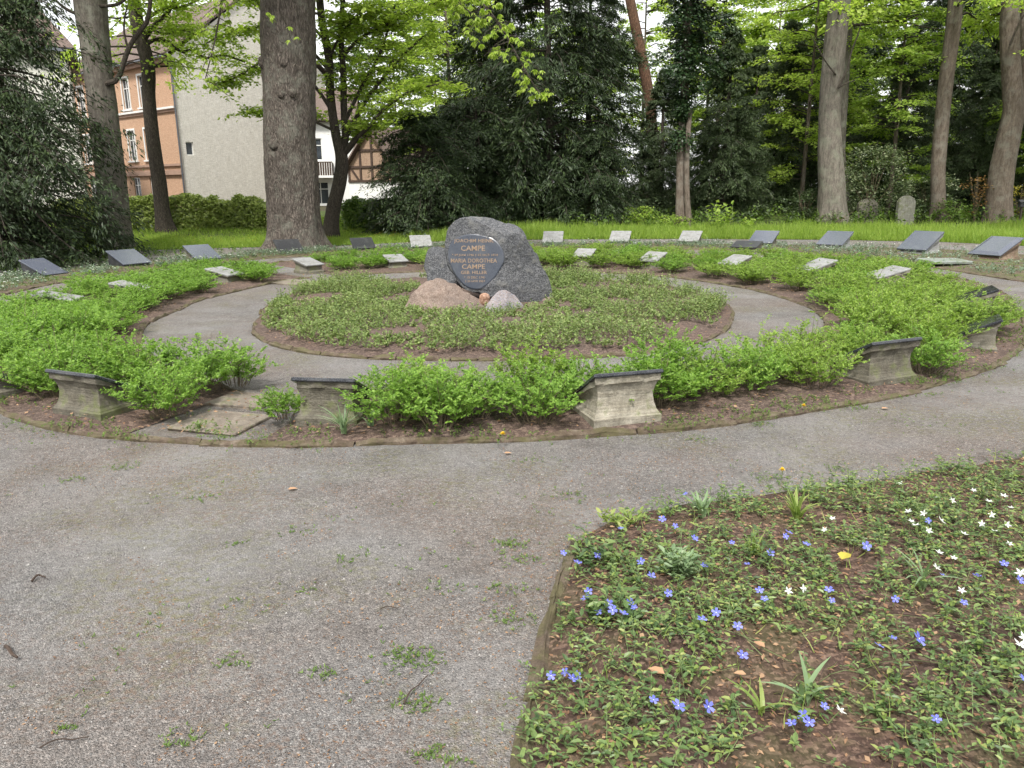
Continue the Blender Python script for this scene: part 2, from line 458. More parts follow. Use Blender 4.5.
def polar(pts):
    pts = np.array([(p[0], p[1]) for p in pts]); a = np.arctan2(pts[:, 1] - CY, pts[:, 0] - CX); r = np.hypot(pts[:, 0] - CX, pts[:, 1] - CY)
    o = np.argsort(a); a, r = a[o], r[o]
    a = np.concatenate([a - 2 * PI, a, a + 2 * PI]); r = np.tile(r, 3)
    def f(t):
        t = (np.asarray(t) + PI) % (2 * PI) - PI
        return np.interp(t, a, r)
    # smooth it round the circle
    tt = np.linspace(-PI, PI, 361)[:-1]; rr = f(tt)
    k = np.array([1, 2, 3, 4, 3, 2, 1.]); k /= k.sum()
    rr = np.convolve(np.concatenate([rr[-3:], rr, rr[:3]]), k, 'valid')
    tw = np.concatenate([tt - 2 * PI, tt, tt + 2 * PI]); rw = np.tile(rr, 3)
    return lambda t: np.interp((np.asarray(t) + PI) % (2 * PI) - PI, tw, rw)


def circ(cx, cy, r, angs):
    return [(cx + r * math.cos(math.radians(a)), cy + r * math.sin(math.radians(a))) for a in angs]


kerb_px = [(0, 413), (60, 432), (150, 441), (280, 446), (420, 443), (500, 442), (600, 435), (700, 427), (820, 409), (900, 395), (960, 378), (1010, 359)]
back_px = [(58, 293), (135, 279), (200, 270), (290, 262), (420, 257), (540, 255), (640, 255), (740, 258), (820, 262), (890, 268), (960, 280), (1012, 300)]
kp = [G(*q) for q in kerb_px]; bp = [G(*q) for q in back_px]
print('kerb', [tuple(np.round(q[:2], 1)) for q in kp]); print('back', [tuple(np.round(q[:2], 1)) for q in bp])
side = [(-5.0, 6.6), (-6.2, 8.4), (-6.9, 10.3), (5.9, 8.8), (6.7, 10.2)]
R_out = polar(kp + bp + side)
R_in = polar([G(*q) for q in [(140, 340), (150, 322), (175, 312), (235, 292), (300, 279), (400, 273), (480, 271), (560, 272), (640, 275), (720, 284), (780, 298), (822, 315), (828, 330), (800, 348), (740, 366), (650, 380), (540, 388), (400, 394), (300, 396), (235, 392), (190, 378), (155, 362)]])
R_cen = polar([G(*q) for q in [(256, 335), (275, 346), (310, 354), (360, 359), (470, 361), (560, 359), (640, 355), (700, 343), (730, 320), (715, 300), (680, 289), (600, 281), (480, 279), (400, 280), (330, 285), (285, 300), (262, 318)]])
sin_ = [G(*q) for q in [(0, 296), (50, 285), (110, 275), (180, 267), (250, 260), (330, 255), (420, 251), (600, 249), (700, 250), (800, 254), (880, 261), (945, 270), (1024, 283)]]
R_sin = polar(sin_ + [(9.6, 11.5), (9.2, 9), (-8.8, 9), (-8.4, 7), (9, 7), (8, 5)])
sout = [G(*q) for q in [(0, 278), (60, 271), (130, 264), (200, 258), (290, 251), (420, 246), (550, 244), (700, 244), (850, 247), (950, 250), (1024, 255)]]
R_sout = polar(sout + [(-11, 9), (-10.5, 7), (12, 10), (12, 8)])
print('R_out', [round(float(R_out(a)), 2) for a in np.radians(range(-180, 180, 30))]); print('R_in', [round(float(R_in(a)), 2) for a in np.radians(range(-180, 180, 30))])
print('R_cen', [round(float(R_cen(a)), 2) for a in np.radians(range(-180, 180, 30))]); print('R_sin', [round(float(R_sin(a)), 2) for a in np.radians(range(-180, 180, 30))])
lawn_edge = [G(*q) for q in [(-150, 262), (0, 256), (100, 252), (200, 248.5), (330, 246), (420, 242), (550, 239.5), (700, 239), (850, 240), (940, 242), (1024, 246), (1150, 252)]]
_lx = np.array([p[0] for p in lawn_edge]); _ly = np.array([p[1] for p in lawn_edge])
LY = lambda x: np.interp(x, _lx, _ly)
print('lawn', np.round(_lx, 1), np.round(_ly, 1))
# crossings through the ring bed: front-left slab way and a back-left one
gapF = math.atan2(G(232, 420)[1] - CY, G(232, 420)[0] - CX); gapB = math.atan2(G(292, 272)[1] - CY, G(292, 272)[0] - CX)


def hfun(x, y, s=1.0, seed=0):
    return np.array([mnoise.fractal(Vector((a * s + seed, b * s, seed * 1.7)), 1.0, 2.0, 3) for a, b in zip(np.ravel(x), np.ravel(y))]).reshape(np.shape(x))


def ring_sheet(name, Ra, Rb, z, mat, a0=-PI, a1=PI, nt=240, nr=10, amp=.02, edge=.0):
    th = np.linspace(a0, a1, nt + 1); u = np.linspace(0, 1, nr + 1)
    TT, UU = np.meshgrid(th, u, indexing='ij')
    ra = Ra(TT) if Ra else np.full_like(TT, .02); rb = Rb(TT)
    rr = ra + (rb - ra) * UU
    x = CX + rr * np.cos(TT); y = CY + rr * np.sin(TT)
    w = np.minimum(1, np.minimum(UU if Ra else 1, 1 - UU) * nr / 2)
    if a1 - a0 < 6.2: ee = np.minimum(1, np.minimum(TT - a0, a1 - TT) / .06); w = w * ee; z = z * (.15 + .85 * ee)
    zz = z + (edge + amp * hfun(x, y, 1.6, len(name))) * w + .01 * w
    v = np.stack([x, y, zz], -1).reshape(-1, 3)
    i = np.arange(nt)[:, None] * (nr + 1); j = np.arange(nr)[None]
    f = np.stack([i + j, i + j + 1, i + nr + 2 + j, i + nr + 1 + j], -1).reshape(-1, 4)[:, ::-1].copy()
    mb = MB().add(v, f)
    return tag(mb.build(name, mat, smooth=True), kind='structure')


# ground to the horizon
xs = np.concatenate([[-400, -200, -100, -60], np.arange(-40, 41, 4), [60, 100, 200, 400]]).astype(float)
ys = np.concatenate([[-60, -20, -5, 0, 5, 10, 15, 20, 22], np.arange(23.5, 37, 1), [40, 50, 80, 150, 400]]).astype(float)
Xg, Yg = np.meshgrid(xs, ys, indexing='ij')
vg = np.stack([Xg, Yg, tz(Xg, Yg) - .02], -1).reshape(-1, 3); ny = len(ys)
i = np.arange(len(xs) - 1)[:, None] * ny; j = np.arange(ny - 1)[None]
fg = np.stack([i + j, i + ny + j, i + ny + 1 + j, i + j + 1], -1).reshape(-1, 4)
tag(MB().add(vg, fg).build('ground', M['wood_soil'], smooth=True), kind='structure')
# gravel sheet
gx = np.linspace(-26, 26, 105); gv = np.linspace(0, 1, 60)
Xg, Vg = np.meshgrid(gx, gv, indexing='ij')
Yg = -6 + (LY(Xg) + 6) * Vg
vg = np.stack([Xg, Yg, tz(Xg, Yg) + .006 * hfun(Xg, Yg, .5, 3)], -1).reshape(-1, 3)
i = np.arange(104)[:, None] * 60; j = np.arange(59)[None]
fg = np.stack([i + j, i + 60 + j, i + 61 + j, i + j + 1], -1).reshape(-1, 4)
tag(MB().add(vg, fg).build('gravel_path', M['gravel'], smooth=True), kind='structure')
# lawn soil sheet
gv = np.linspace(0, 1, 12)
Xg, Vg = np.meshgrid(gx, gv, indexing='ij')
Yg = LY(Xg) + .03 + (36 - LY(Xg)) * Vg
vg = np.stack([Xg, Yg, tz(Xg, Yg) + .004 + .012 * np.minimum(1, Vg * 8)], -1).reshape(-1, 3)
i = np.arange(104)[:, None] * 12; j = np.arange(11)[None]
fg = np.stack([i + j, i + 12 + j, i + 13 + j, i + j + 1], -1).reshape(-1, 4)
tag(MB().add(vg, fg).build('lawn', M['lawn_soil'], smooth=True), kind='structure')
GW, GB = .075, .055
ring_sheet('bed_ground', R_in, R_out, .02, M['soil'], gapF + GW, gapB - GB + 0 if False else gapB + 2 * PI - GB if gapB < gapF else gapB - GB, nt=220, nr=10, amp=.03, edge=.03)
ring_sheet('bed_ground', R_in, R_out, .02, M['soil'], gapB + GB, gapF - GW + (2 * PI if gapF < gapB else 0), nt=120, nr=10, amp=.03, edge=.03)
ring_sheet('centre_bed_ground', None, R_cen, .022, M['soil'], nt=160, nr=14, amp=.04, edge=.05)
ring_sheet('strip_ground', R_sin, R_sout, .014, M['strip_soil'], math.radians(-32), math.radians(212), nt=260, nr=6, amp=.02, edge=.02)

# right-front periwinkle bed: polygon, edges from the photo
bed_px = [(522, 768), (532, 700), (545, 640), (557, 590), (575, 545), (610, 522), (660, 510), (720, 503), (800, 492), (880, 482), (960, 470), (1024, 458)]
bed_w = [G(*q)[:2] for q in bed_px]
bed_poly = [(-.02 + bed_w[0][0], .4)] + [tuple(q) for q in bed_w] + [(4.0, 5.15), (5.5, 6.3), (6.6, 6.6), (7.2, 3), (7, .4)]


def inpoly(x, y, P):
    P = np.array(P); c = np.zeros(np.shape(x), bool)
    for i in range(len(P)):
        x1, y1 = P[i]; x2, y2 = P[i - 1]
        with np.errstate(divide='ignore', invalid='ignore'):
            c ^= ((y1 > y) != (y2 > y)) & (x < (x2 - x1) * (y - y1) / (y2 - y1 + 1e-12) + x1)
    return c


def dist_poly(x, y, P):
    P = np.array(P); d = np.full(np.shape(x), 9.0)
    for i in range(len(P)):
        a, b = P[i - 1], P[i]; ab = b - a
        t = np.clip(((x - a[0]) * ab[0] + (y - a[1]) * ab[1]) / (ab @ ab), 0, 1)
        d = np.minimum(d, np.hypot(x - a[0] - t * ab[0], y - a[1] - t * ab[1]))
    return d


def bedz(x, y):
    return .02 + .045 * np.minimum(1, dist_poly(x, y, bed_poly) / .3) + .025 * hfun(x, y, 2.2, 9)


step = .07
bx, by = np.meshgrid(np.arange(-.3, 7.3, step), np.arange(.3, 7, step), indexing='ij')
inside = inpoly(bx, by, bed_poly)
# radial fan mesh avoids stair-stepped edges: pull outside vertices onto the boundary
Pb = np.array(bed_poly); cen = np.array([3.0, 2.6])
dens = []
for k in range(len(Pb)):
    a, b = Pb[k - 1], Pb[k]; nseg = max(1, int(np.linalg.norm(b - a) / .06))
    for q in range(nseg): dens.append(a + (b - a) * q / nseg)
dens = np.array(dens); dens += .012 * np.stack([hfun(dens[:, 0], dens[:, 1], 7, 2), hfun(dens[:, 0], dens[:, 1], 7, 5)], -1)
rad_n = 46; uu = np.linspace(0, 1, rad_n) ** .8
vv = cen + (dens[:, None] - cen) * uu[None, :, None]
zz = bedz(vv[..., 0], vv[..., 1]) - .02 * 0
zz[:, -1] = .006
vv = np.concatenate([vv, zz[..., None]], -1).reshape(-1, 3); nb = len(dens)
i = np.arange(nb)[:, None]; j = np.arange(rad_n - 1)[None]; i2 = (i + 1) % nb
fg = np.stack([i * rad_n + j, i * rad_n + j + 1, i2 * rad_n + j + 1, i2 * rad_n + j], -1).reshape(-1, 4)
tag(MB().add(vv, fg).build('periwinkle_bed_ground', M['litter_soil'], smooth=True), kind='structure')


# ------------------------------------------------------------------ kerbs: rows of low stones, butted with small gaps
def kerb_row(path, w, h, seed, seglen=.55, z0=-.03):
    rng = random.Random(seed); mb = MB()
    path = np.array([(p[0], p[1]) for p in path], float)
    d = np.concatenate([[0], np.cumsum(np.linalg.norm(np.diff(path, axis=0), axis=1))])
    s = 0
    while s < d[-1] - .05:
        l = min(seglen * rng.uniform(.6, 1.4), d[-1] - s)
        q = []
        nseg = max(2, int(l / .09))
        tt = np.linspace(s + .006, s + l - .006, nseg)
        cx = np.interp(tt, d, path[:, 0]); cy = np.interp(tt, d, path[:, 1])
        tx = np.gradient(cx); ty = np.gradient(cy); ln = np.hypot(tx, ty); nx, nyy = -ty / ln, tx / ln
        off = rng.uniform(-.02, .02); hh = h * rng.uniform(.45, 1.15); tilt = rng.uniform(-.006, .006)
        V_ = []
        for k in range(nseg):
            hh = h * (.7 + .5 * mnoise.noise(Vector((cx[k] * 5, cy[k] * 5, seed))) + .25 * mnoise.noise(Vector((cx[k] * 17, cy[k] * 17, seed))))
            jn = lambda: rng.uniform(-.011, .011)
            e = .01 if k in (0, nseg - 1) else 0
            for (a, zz) in ((-w / 2, z0), (-w / 2 + jn(), hh - .015 - e), (-w / 2 + .015 + jn(), hh - e + jn() + tilt), (0, hh + .004 - e + jn()), (w / 2 - .015 + jn(), hh - e + jn() - tilt), (w / 2 + jn(), hh - .015 - e), (w / 2, z0)):
                V_.append((cx[k] + nx[k] * (a + off), cy[k] + nyy[k] * (a + off), zz))
        f = []
        for k in range(nseg - 1):
            for m_ in range(6): f.append((k * 7 + m_, k * 7 + m_ + 1, k * 7 + 8 + m_, k * 7 + 7 + m_))
        f.append(tuple(range(7))); f.append(tuple(range((nseg - 1) * 7 + 6, (nseg - 1) * 7 - 1, -1)))
        mb.add(np.array(V_), f); s += l
    return mb


def arc(R, a0, a1, dr=0):
    t = np.linspace(a0, a1, 300); r = R(t) + dr
    return np.stack([CX + r * np.cos(t), CY + r * np.sin(t)], -1)


kerb_obj = kerb_row(arc(R_out, -PI, PI), .06, .045, 1, .8).build('kerb', M['kerb'], smooth=False); tag(kerb_obj, kind='structure')
tag(kerb_row(arc(R_in, gapF + GW, gapB + (2 * PI if gapB < gapF else 0) - GB), .07, .04, 2).build('kerb', M['kerb']), kind='structure')
tag(kerb_row(arc(R_in, gapB + GB, gapF - GW + (2 * PI if gapF < gapB else 0)), .07, .04, 3).build('kerb', M['kerb']), kind='structure')
tag(kerb_row(arc(R_cen, -PI, PI), .06, .045, 4, .4).build('kerb', M['kerb']), kind='structure')
tag(kerb_row(arc(R_sin, math.radians(-30), math.radians(212)), .07, .035, 5).build('kerb', M['kerb']), kind='structure')
tag(kerb_row([(bed_w[0][0] - .01, .4)] + [tuple(q) for q in bed_w[:5]], .055, .045, 6).build('kerb', M['kerb']), kind='structure')
# slabs of the front crossing and back crossing
def slab(px, label, w, l, name='path_slab'):
    g = G(*px); th = math.atan2(g[1] - CY, g[0] - CX)
    mb = MB(); rng = random.Random(int(px[0]))
    box(mb, (0, 0, 0), (l, w, .05), None, 0, .012)
    v = mb.v[0]; v += np.array([[rng.uniform(-.012, .012), rng.uniform(-.012, .012), 0] for _ in v])
    o = mb.build(name, M['slab'], loc=(g[0], g[1], .0)); o.rotation_euler = (rng.uniform(-.01, .01), rng.uniform(-.01, .01), th)
    return tag(o, label, 'paving slab', 'paving slabs of the crossings')
slab((222, 424), 'large worn sandstone slab just inside the kerb between the two front left shrub groups', .55, .46)
slab((246, 402), 'smaller worn paving slab behind the front crossing slab, next to the inner gravel path', .50, .36)
slab((292, 283), 'pale flat slab at the far left crossing in the ring bed', .6, .9)

# ------------------------------------------------------------------ memorial boulder and its stones
def rock(name, mat, outline, Yc, D, seed, planes=(), pw=.55, amp=.03, loc_y=None, front=1.0):
    c2 = np.mean(np.array(outline), 0)
    c = V(c2[0], c2[1], Yc)
    P = np.array([V(px, py, Yc) - c for px, py in outline])
    a = np.arctan2(P[:, 2], P[:, 0]); r = np.hypot(P[:, 0], P[:, 2]); o = np.argsort(a); a, r = a[o], r[o]
    aa = np.concatenate([a - 2 * PI, a, a + 2 * PI]); rr = np.tile(r, 3)
    nt_, nf = 180, 96
    th = np.linspace(-PI, PI, nt_, endpoint=False); ph = np.linspace(-PI / 2, PI / 2, nf)
    TH, PH = np.meshgrid(th, ph, indexing='ij')
    RR = np.interp(TH, aa, rr) * np.cos(PH) ** pw
    y = D * np.sin(PH) * np.where(PH < 0, front, 1)
    p = np.stack([RR * np.cos(TH), y, RR * np.sin(TH)], -1)
    shp = p.shape; q = p.reshape(-1, 3)
    for (nn, off) in planes:
        nn = np.array(nn, float); nn /= np.linalg.norm(nn)
        e = q @ nn - off; q = q - np.maximum(0, e)[:, None] * nn * .97
    size = r.mean()
    dirs = nrm(q)
    for k in range(len(q)):
        v = Vector(q[k] * (1.3 / size) + seed * 3.1)
        d_ = amp * mnoise.fractal(v, .9, 2.1, 6) + amp * .9 * (mnoise.ridged_multi_fractal(v * .8, 1.0, 2.0, 3, 1, 2) - 1.2) * .5
        q[k] += dirs[k] * d_
    i_ = np.arange(nt_)[:, None] * nf; i2 = (np.arange(nt_)[:, None] + 1) % nt_ * nf; j_ = np.arange(nf - 1)[None]
    f = np.stack([i_ + j_, i2 + j_, i2 + j_ + 1, i_ + j_ + 1], -1).reshape(-1, 4)
    mb = MB().add(q, f)
    return mb.build(name, mat, loc=tuple(c), smooth=True), c


YB = 10.95
bo = [(455, 276), (447, 258), (445, 245), (447, 230), (454, 221), (466, 217), (480, 217), (495, 219), (507, 221), (516, 223), (522, 229), (526, 239), (533, 252), (542, 268), (551, 287), (555, 301), (549, 311), (530, 311), (512, 307), (495, 300), (478, 294), (463, 288)]
pn = np.array([-.22, -1, .16]); pn /= np.linalg.norm(pn)
boulder, bc = rock('memorial_boulder', M['boulder'], bo, YB, .48, 1, planes=[((-.22, -1, .16), .30), ((.55, -1, .10), .345), ((.2, -.75, 1), .47), ((1, -.5, .65), .50)], amp=.042, pw=.42)
tag(boulder, 'big dark grey boulder with an oval inscribed face in the centre of the bed', 'boulder')


def on_plane(px, py, off):
    d = ray(px, py); o = CAM - bc
    t = (off - o @ pn) / (d @ pn)
    return o + d * t


pout = [(449, 246), (453, 240), (461, 236), (471, 234), (482, 235), (492, 238), (499, 244), (503, 252), (504, 260), (500, 269), (495, 277), (488, 284), (480, 289), (472, 289), (464, 285), (457, 277), (451, 267), (448, 256)]
pp = smooth_path(pout + [pout[0]], 60)[:-1]
OFF = .325
front_ring = np.array([on_plane(x, y, OFF) for x, y in pp]); cenp = front_ring.mean(0)
inner = cenp + (front_ring - cenp) * .96
back_ring = front_ring - pn * .10; back_ring = cenp - pn * .1 + (back_ring - cenp + pn * .1) * 1.03
n_ = len(pp)
mb = MB(); allv = np.concatenate([back_ring, front_ring - pn * .006, inner])
f = [tuple(range(3 * n_ - 1, 2 * n_ - 1, -1))]
for l in range(2):
    for k in range(n_): f.append((l * n_ + k, l * n_ + (k + 1) % n_, (l + 1) * n_ + (k + 1) % n_, (l + 1) * n_ + k)[::-1])
mb.add(allv, f)
# orient outward
panel = mb.build('inscription_panel', M['panel'], boulder)
tag(panel, 'dark smooth oval face carrying the gold inscription')
ux = np.cross(np.array([0, 0, 1.]), -pn); ux = -nrm(np.cross(pn, np.array([0, 0, 1.])))
ux = nrm(np.cross(np.array([0, 0, 1.]), pn)) ; ux = ux if ux[0] > 0 else -ux
uz = nrm(np.cross(ux, pn)); uz = uz if uz[2] > 0 else -uz
lines = [('JOACHIM HEINR.', 454, 494, 241.2, 5.0), ('CAMPE', 461, 485, 248.2, 5.6), ('* 29 JUNI 1746 † 22 OCT 1818', 452, 498, 255.2, 2.9), ('MARIA DOROTHEA', 451, 497, 260.6, 4.4), ('CAMPE', 462, 485, 266.6, 5.0), ('GEB. HILLER', 461, 487, 272.4, 3.6), ('* 15 DEC 1741', 464, 485, 277.3, 2.7), ('† 30 NOV 1827', 465, 485, 281.5, 2.7)]
mbt = MB(); dg = bpy.context.evaluated_depsgraph_get()
for (s_, x0, x1, yc, hpx) in lines:
    cu = bpy.data.curves.new('t', 'FONT'); cu.body = s_; cu.size = 1; cu.extrude = .03; cu.offset = .006; cu.resolution_u = 2
    to = bpy.data.objects.new('t', cu); COL.objects.link(to); dg.update(); bpy.context.view_layer.update()
    me = bpy.data.meshes.new_from_object(to.evaluated_get(bpy.context.evaluated_depsgraph_get()))
    v = np.zeros(len(me.vertices) * 3); me.vertices.foreach_get('co', v); v = v.reshape(-1, 3)
    fl = [tuple(p_.vertices) for p_ in me.polygons]
    bpy.data.objects.remove(to); bpy.data.meshes.remove(me); bpy.data.curves.remove(cu)
    a_ = on_plane(x0, yc, OFF); b_ = on_plane(x1, yc, OFF); wid = np.linalg.norm(b_ - a_)
    hgt = hpx * YB / F * .9
    w0 = v[:, 0].max() - v[:, 0].min(); h0 = v[:, 1].max() - v[:, 1].min()
    X_ = (v[:, 0] - v[:, 0].min()) / w0 * wid; Z_ = ((v[:, 1] - v[:, 1].min()) / h0 - .5) * hgt
    dirx = (b_ - a_) / wid; upd = nrm(np.cross(dirx, pn)); upd = upd if upd[2] > 0 else -upd
    W_ = a_ + X_[:, None] * dirx + Z_[:, None] * upd + pn * (.0015 + v[:, 2:3] / .03 * .0025)
    mbt.add(W_, fl)
mbt.build('lettering', M['gold'], panel)

o, _ = rock('support_stone', M['boulder'], [(425, 272), (423, 258), (425, 250), (433, 247), (446, 249), (456, 258), (462, 276), (460, 292), (448, 292), (434, 286)], 11.0, .24, 3, planes=[((-.3, -1, .3), .13), ((-1, -.4, .6), .2), ((.2, -.5, 1), .2)], amp=.03, pw=.4)
tag(o, 'grey lichened stone leaning against the left side of the boulder', 'stone')
o, _ = rock('support_stone', M['red_granite'], [(404, 314), (408, 298), (418, 286), (432, 281), (448, 286), (464, 292), (478, 297), (488, 306), (486, 322), (460, 328), (430, 328), (412, 326)], 10.15, .40, 5, planes=[((-.2, -.8, 1), .19), ((.5, -.5, 1), .2), ((-.8, -.7, .5), .34), ((.1, -1, .25), .30)], amp=.055, pw=.42)
tag(o, 'low broad reddish granite rock below the boulder on its left', 'stone')
o, _ = rock('support_stone', M['pink_granite'], [(484, 316), (488, 304), (495, 294), (504, 290), (512, 295), (521, 303), (526, 312), (520, 324), (502, 328), (486, 326)], 9.95, .22, 8, planes=[((-.6, -.6, .8), .13), ((.7, -.6, .6), .15), ((.1, -1, .2), .15)], amp=.02, pw=.42)
tag(o, 'pointed pink and grey stone in front of the boulder', 'stone')
o, _ = rock('support_stone', M['orange_stone'], [(479, 298), (481, 294), (485, 293), (489, 295), (490, 300), (488, 306), (482, 306)], 10.25, .08, 9, amp=.005)
tag(o, 'small orange stone wedged between the two granite rocks', 'stone')
o, _ = rock('support_stone', M['red_granite'], [(536, 312), (540, 302), (550, 297), (560, 299), (566, 306), (567, 316), (550, 322), (540, 321)], 10.9, .2, 11, amp=.015)
tag(o, 'half buried pale brown stone at the right foot of the boulder', 'stone')


# ------------------------------------------------------------------ pulpit-shaped grave stones
def pulpit(px, py, label, lid, body, w=.56, d=.46, hi=.36, lo=.12, group=None, seed=0, turn=0.0, lidname='lid', stepped=False, lidt=.028, base=True, flip=None):
    g = G(px, py); az = math.atan2(CY + .6 - g[1], CX - g[0]) - PI / 2 + turn   # local +y looks at the centre
    rng = random.Random(seed + int(px)); g[2] += .022 if math.hypot(g[0], g[1]) < 8 else -.015
    root = empty('grave_stone', tuple(g), label, 'grave stone', group, az)
    prof = [(0, 1.0, 0), (.065, 1.0, 0), (.075, .955, 0), (None, .95, .0), (None, .89, .10), (None, .85, .28), (None, .83, .50), (None, .845, .66), (None, .90, .80), (None, .915, .815), (None, .975, .83), (None, .985, .99)]
    if not base: prof = [(0, .94, 0), (None, .93, .1), (None, .93, .6), (None, .95, .99)]
    nx_ = 9
    mb = MB(); rows = []
    for (z, s, u) in prof:
        ring = []
        for e in range(4):
            for k in range(nx_):
                t = k / nx_
                a = [(-1 + 2 * t, -1), (1, -1 + 2 * t), (1 - 2 * t, 1), (-1, 1 - 2 * t)][e]
                x = a[0] * w / 2 * s if True else 0; ins = (1 - s) * w / 2
                x = a[0] * (w / 2 - ins); y = a[1] * (d / 2 - ins)
                ztop = hi + (lo - hi) * (y / d + .5)
                zz = z if z is not None else .075 + (ztop - .075) * u
                if z is None and u == 0: zz = .08
                j_ = mnoise.noise(Vector((x * 6 + seed, y * 6, zz * 8 + seed))) * .008
                chip = .02 if (s > .96 and u > .8 and mnoise.noise(Vector((x * 9, y * 9, seed * 2.3))) > .25) else 0
                ring.append((x + a[0] * (j_ - chip), y + a[1] * (j_ - chip * .6), max(zz, 0)))
        rows.append(ring)
    nn = 4 * nx_; v = np.array(rows).reshape(-1, 3)
    f = []
    for l in range(len(prof) - 1):
        for k in range(nn): f.append((l * nn + k, l * nn + (k + 1) % nn, (l + 1) * nn + (k + 1) % nn, (l + 1) * nn + k))
    f.append(tuple(range((len(prof) - 1) * nn, len(prof) * nn)))
    mb.add(v, f); mb.build('base', M[body], root)
    tilt = math.atan2(lo - hi, d)
    L = math.hypot(d, hi - lo) + .03
    c, s = math.cos(tilt), math.sin(tilt)
    R = np.array([[1, 0, 0], [0, c, -s], [0, s, c]])
    nz = R @ np.array([0, 0, 1.])
    ml = MB(); cz = np.array([0, 0, (hi + lo) / 2 - .004]) + nz * lidt / 2
    if stepped:
        box(ml, cz, (w + .01, L, lidt), R, 0, .006)
        # raised, bevelled writing field
        a = np.array([(-1, -1), (1, -1), (1, 1), (-1, 1)], float)
        b0 = np.c_[a * [w / 2 - .02, L / 2 - .02], np.full(4, lidt / 2 - .001)]; b1 = np.c_[a * [w / 2 - .10, L / 2 - .09], np.full(4, lidt / 2 + .035)]
        ml.add((np.concatenate([b0, b1]) @ R.T) + cz, [(0, 1, 5, 4), (1, 2, 6, 5), (2, 3, 7, 6), (3, 0, 4, 7), (4, 5, 6, 7)])
    else:
        box(ml, cz, (w + .01, L, lidt), R, 0, .006)
    ml.build(lidname, M[lid], root)
    return root


g1 = 'grave stones of the inner ring'; g2 = 'grave stones of the outer ring'
pulpit(338, 422, 'grey stone with a black lid behind narrow bulb leaves at the front kerb', 'black_lid', 'brown_grey', .44, .44, .33, .12, g1, 1)
pulpit(615, 421, 'pale sandstone grave stone with a black lid, front and centre right, fully exposed', 'black_lid', 'sandstone', .50, .42, .36, .12, g1, 2, turn=.14)
pulpit(103, 415, 'dark grey stone with a long black lid at the kerb, front left', 'black_lid', 'brown_grey', .50, .42, .33, .12, g1, 3)
pulpit(-22, 400, 'black lid cut by the left edge of the photo, among the front left shrubs', 'black_lid', 'grey_stone', .58, .46, .30, .12, g1, 4)
pulpit(-14, 362, 'grey green lid at the left edge of the photo, second from the front', 'greygreen_lid', 'grey_stone', .52, .46, .30, .12, g1, 5)
pulpit(2, 342, 'pale grey lid with dark spots at the left edge of the photo', 'light_lid', 'grey_stone', .48, .5, .28, .18, g1, 6)
pulpit(60, 312, 'flat pale lid at the left rim of the shrubs by the narrow gravel path', 'light_lid', 'grey_stone', .44, .5, .28, .18, g1, 7)
pulpit(134, 300, 'worn pale lid half sunk in shrubs below the second black grave stone from the left', 'light_lid', 'grey_stone', .40, .5, .28, .18, g1, 8)
pulpit(226, 284, 'speckled pale lid half covered by shrubs left of the big trunk', 'light_lid', 'grey_stone', .42, .5, .28, .18, g1, 9)
pulpit(309, 273, 'pale grey sloping lid at the back crossing, below the big trunk', 'light_lid', 'grey_stone', .40, .5, .28, .18, g1, 10)
pulpit(396, 269, 'pale lid just left of the boulder, behind it in the ring shrubs', 'light_lid', 'grey_stone', .40, .46, .28, .18, g1, 11)
pulpit(584, 267, 'pale lid almost hidden in the ring shrubs right behind the boulder', 'light_lid', 'grey_stone', .40, .4, .36, .24, g1, 12)
pulpit(652, 270, 'small pale lid in the shrubs in front of the middle pale grave stones', 'light_lid', 'grey_stone', .42, .42, .34, .20, g1, 13)
pulpit(734, 274, 'pale lid partly overgrown, just in front of the double black lids', 'light_lid', 'grey_stone', .44, .42, .34, .20, g1, 14)
pulpit(814, 282, 'clean pale lid clear of the shrubs, below the large right trunk', 'light_lid', 'grey_stone', .48, .5, .38, .22, g1, 15)
pulpit(884, 289, 'pale lid veiled by twigs, left of the flat dark slab', 'light_lid', 'sandstone', .50, .5, .34, .20, g1, 16)
pulpit(972, 318, 'small dark lid peeping from the shrubs near the right edge', 'black_lid', 'grey_stone', .42, .4, .38, .22, g1, 17)
pulpit(972, 350, 'grey stone with a black lid at the kerb, nearest the right edge', 'black_lid', 'grey_stone', .36, .40, .34, .14, g1, 18, turn=.25)
pulpit(870, 383, 'grey stone with a long black lid leaning out of the right shrubs by the kerb', 'black_lid', 'brown_grey', .54, .44, .36, .12, g1, 19, turn=-.12)

pulpit(45, 277, 'black grave stone with a glossy sloping top, leftmost of the outer ring', 'sky_sheen_lid', 'matte_lid', .52, .62, .34, .08, g2, 21, base=False)
pulpit(130, 267, 'glossy grave stone tinted blue grey for sky reflection, second from the left in the outer ring', 'sky_sheen_lid', 'matte_lid', .66, .62, .36, .10, g2, 22, base=False)
pulpit(203, 262, 'glossy dark grave stone with a grey foot, left of the big trunk', 'sky_sheen_lid', 'grey_stone', .62, .60, .38, .10, g2, 23)
pulpit(289, 254, 'matte black plate on a stone foot leaning at the big trunk', 'matte_lid', 'grey_stone', .66, .46, .36, .10, g2, 24)
pulpit(363, 251, 'black plate between the forked tree and the pale plate', 'matte_lid', 'grey_stone', .60, .48, .34, .10, g2, 25)
pulpit(421, 249, 'pale grey plate just left of the boulder in the outer ring', 'light_lid', 'grey_stone', .58, .50, .36, .10, g2, 26)
pulpit(553, 245, 'upright pale plate just right of the boulder in the outer ring', 'light_lid', 'light_lid', .58, .46, .38, .10, g2, 27, base=False)
pulpit(620, 244, 'pale plate in the outer ring, middle one of the three right of the boulder', 'light_lid', 'grey_stone', .58, .50, .36, .10, g2, 28, base=False)
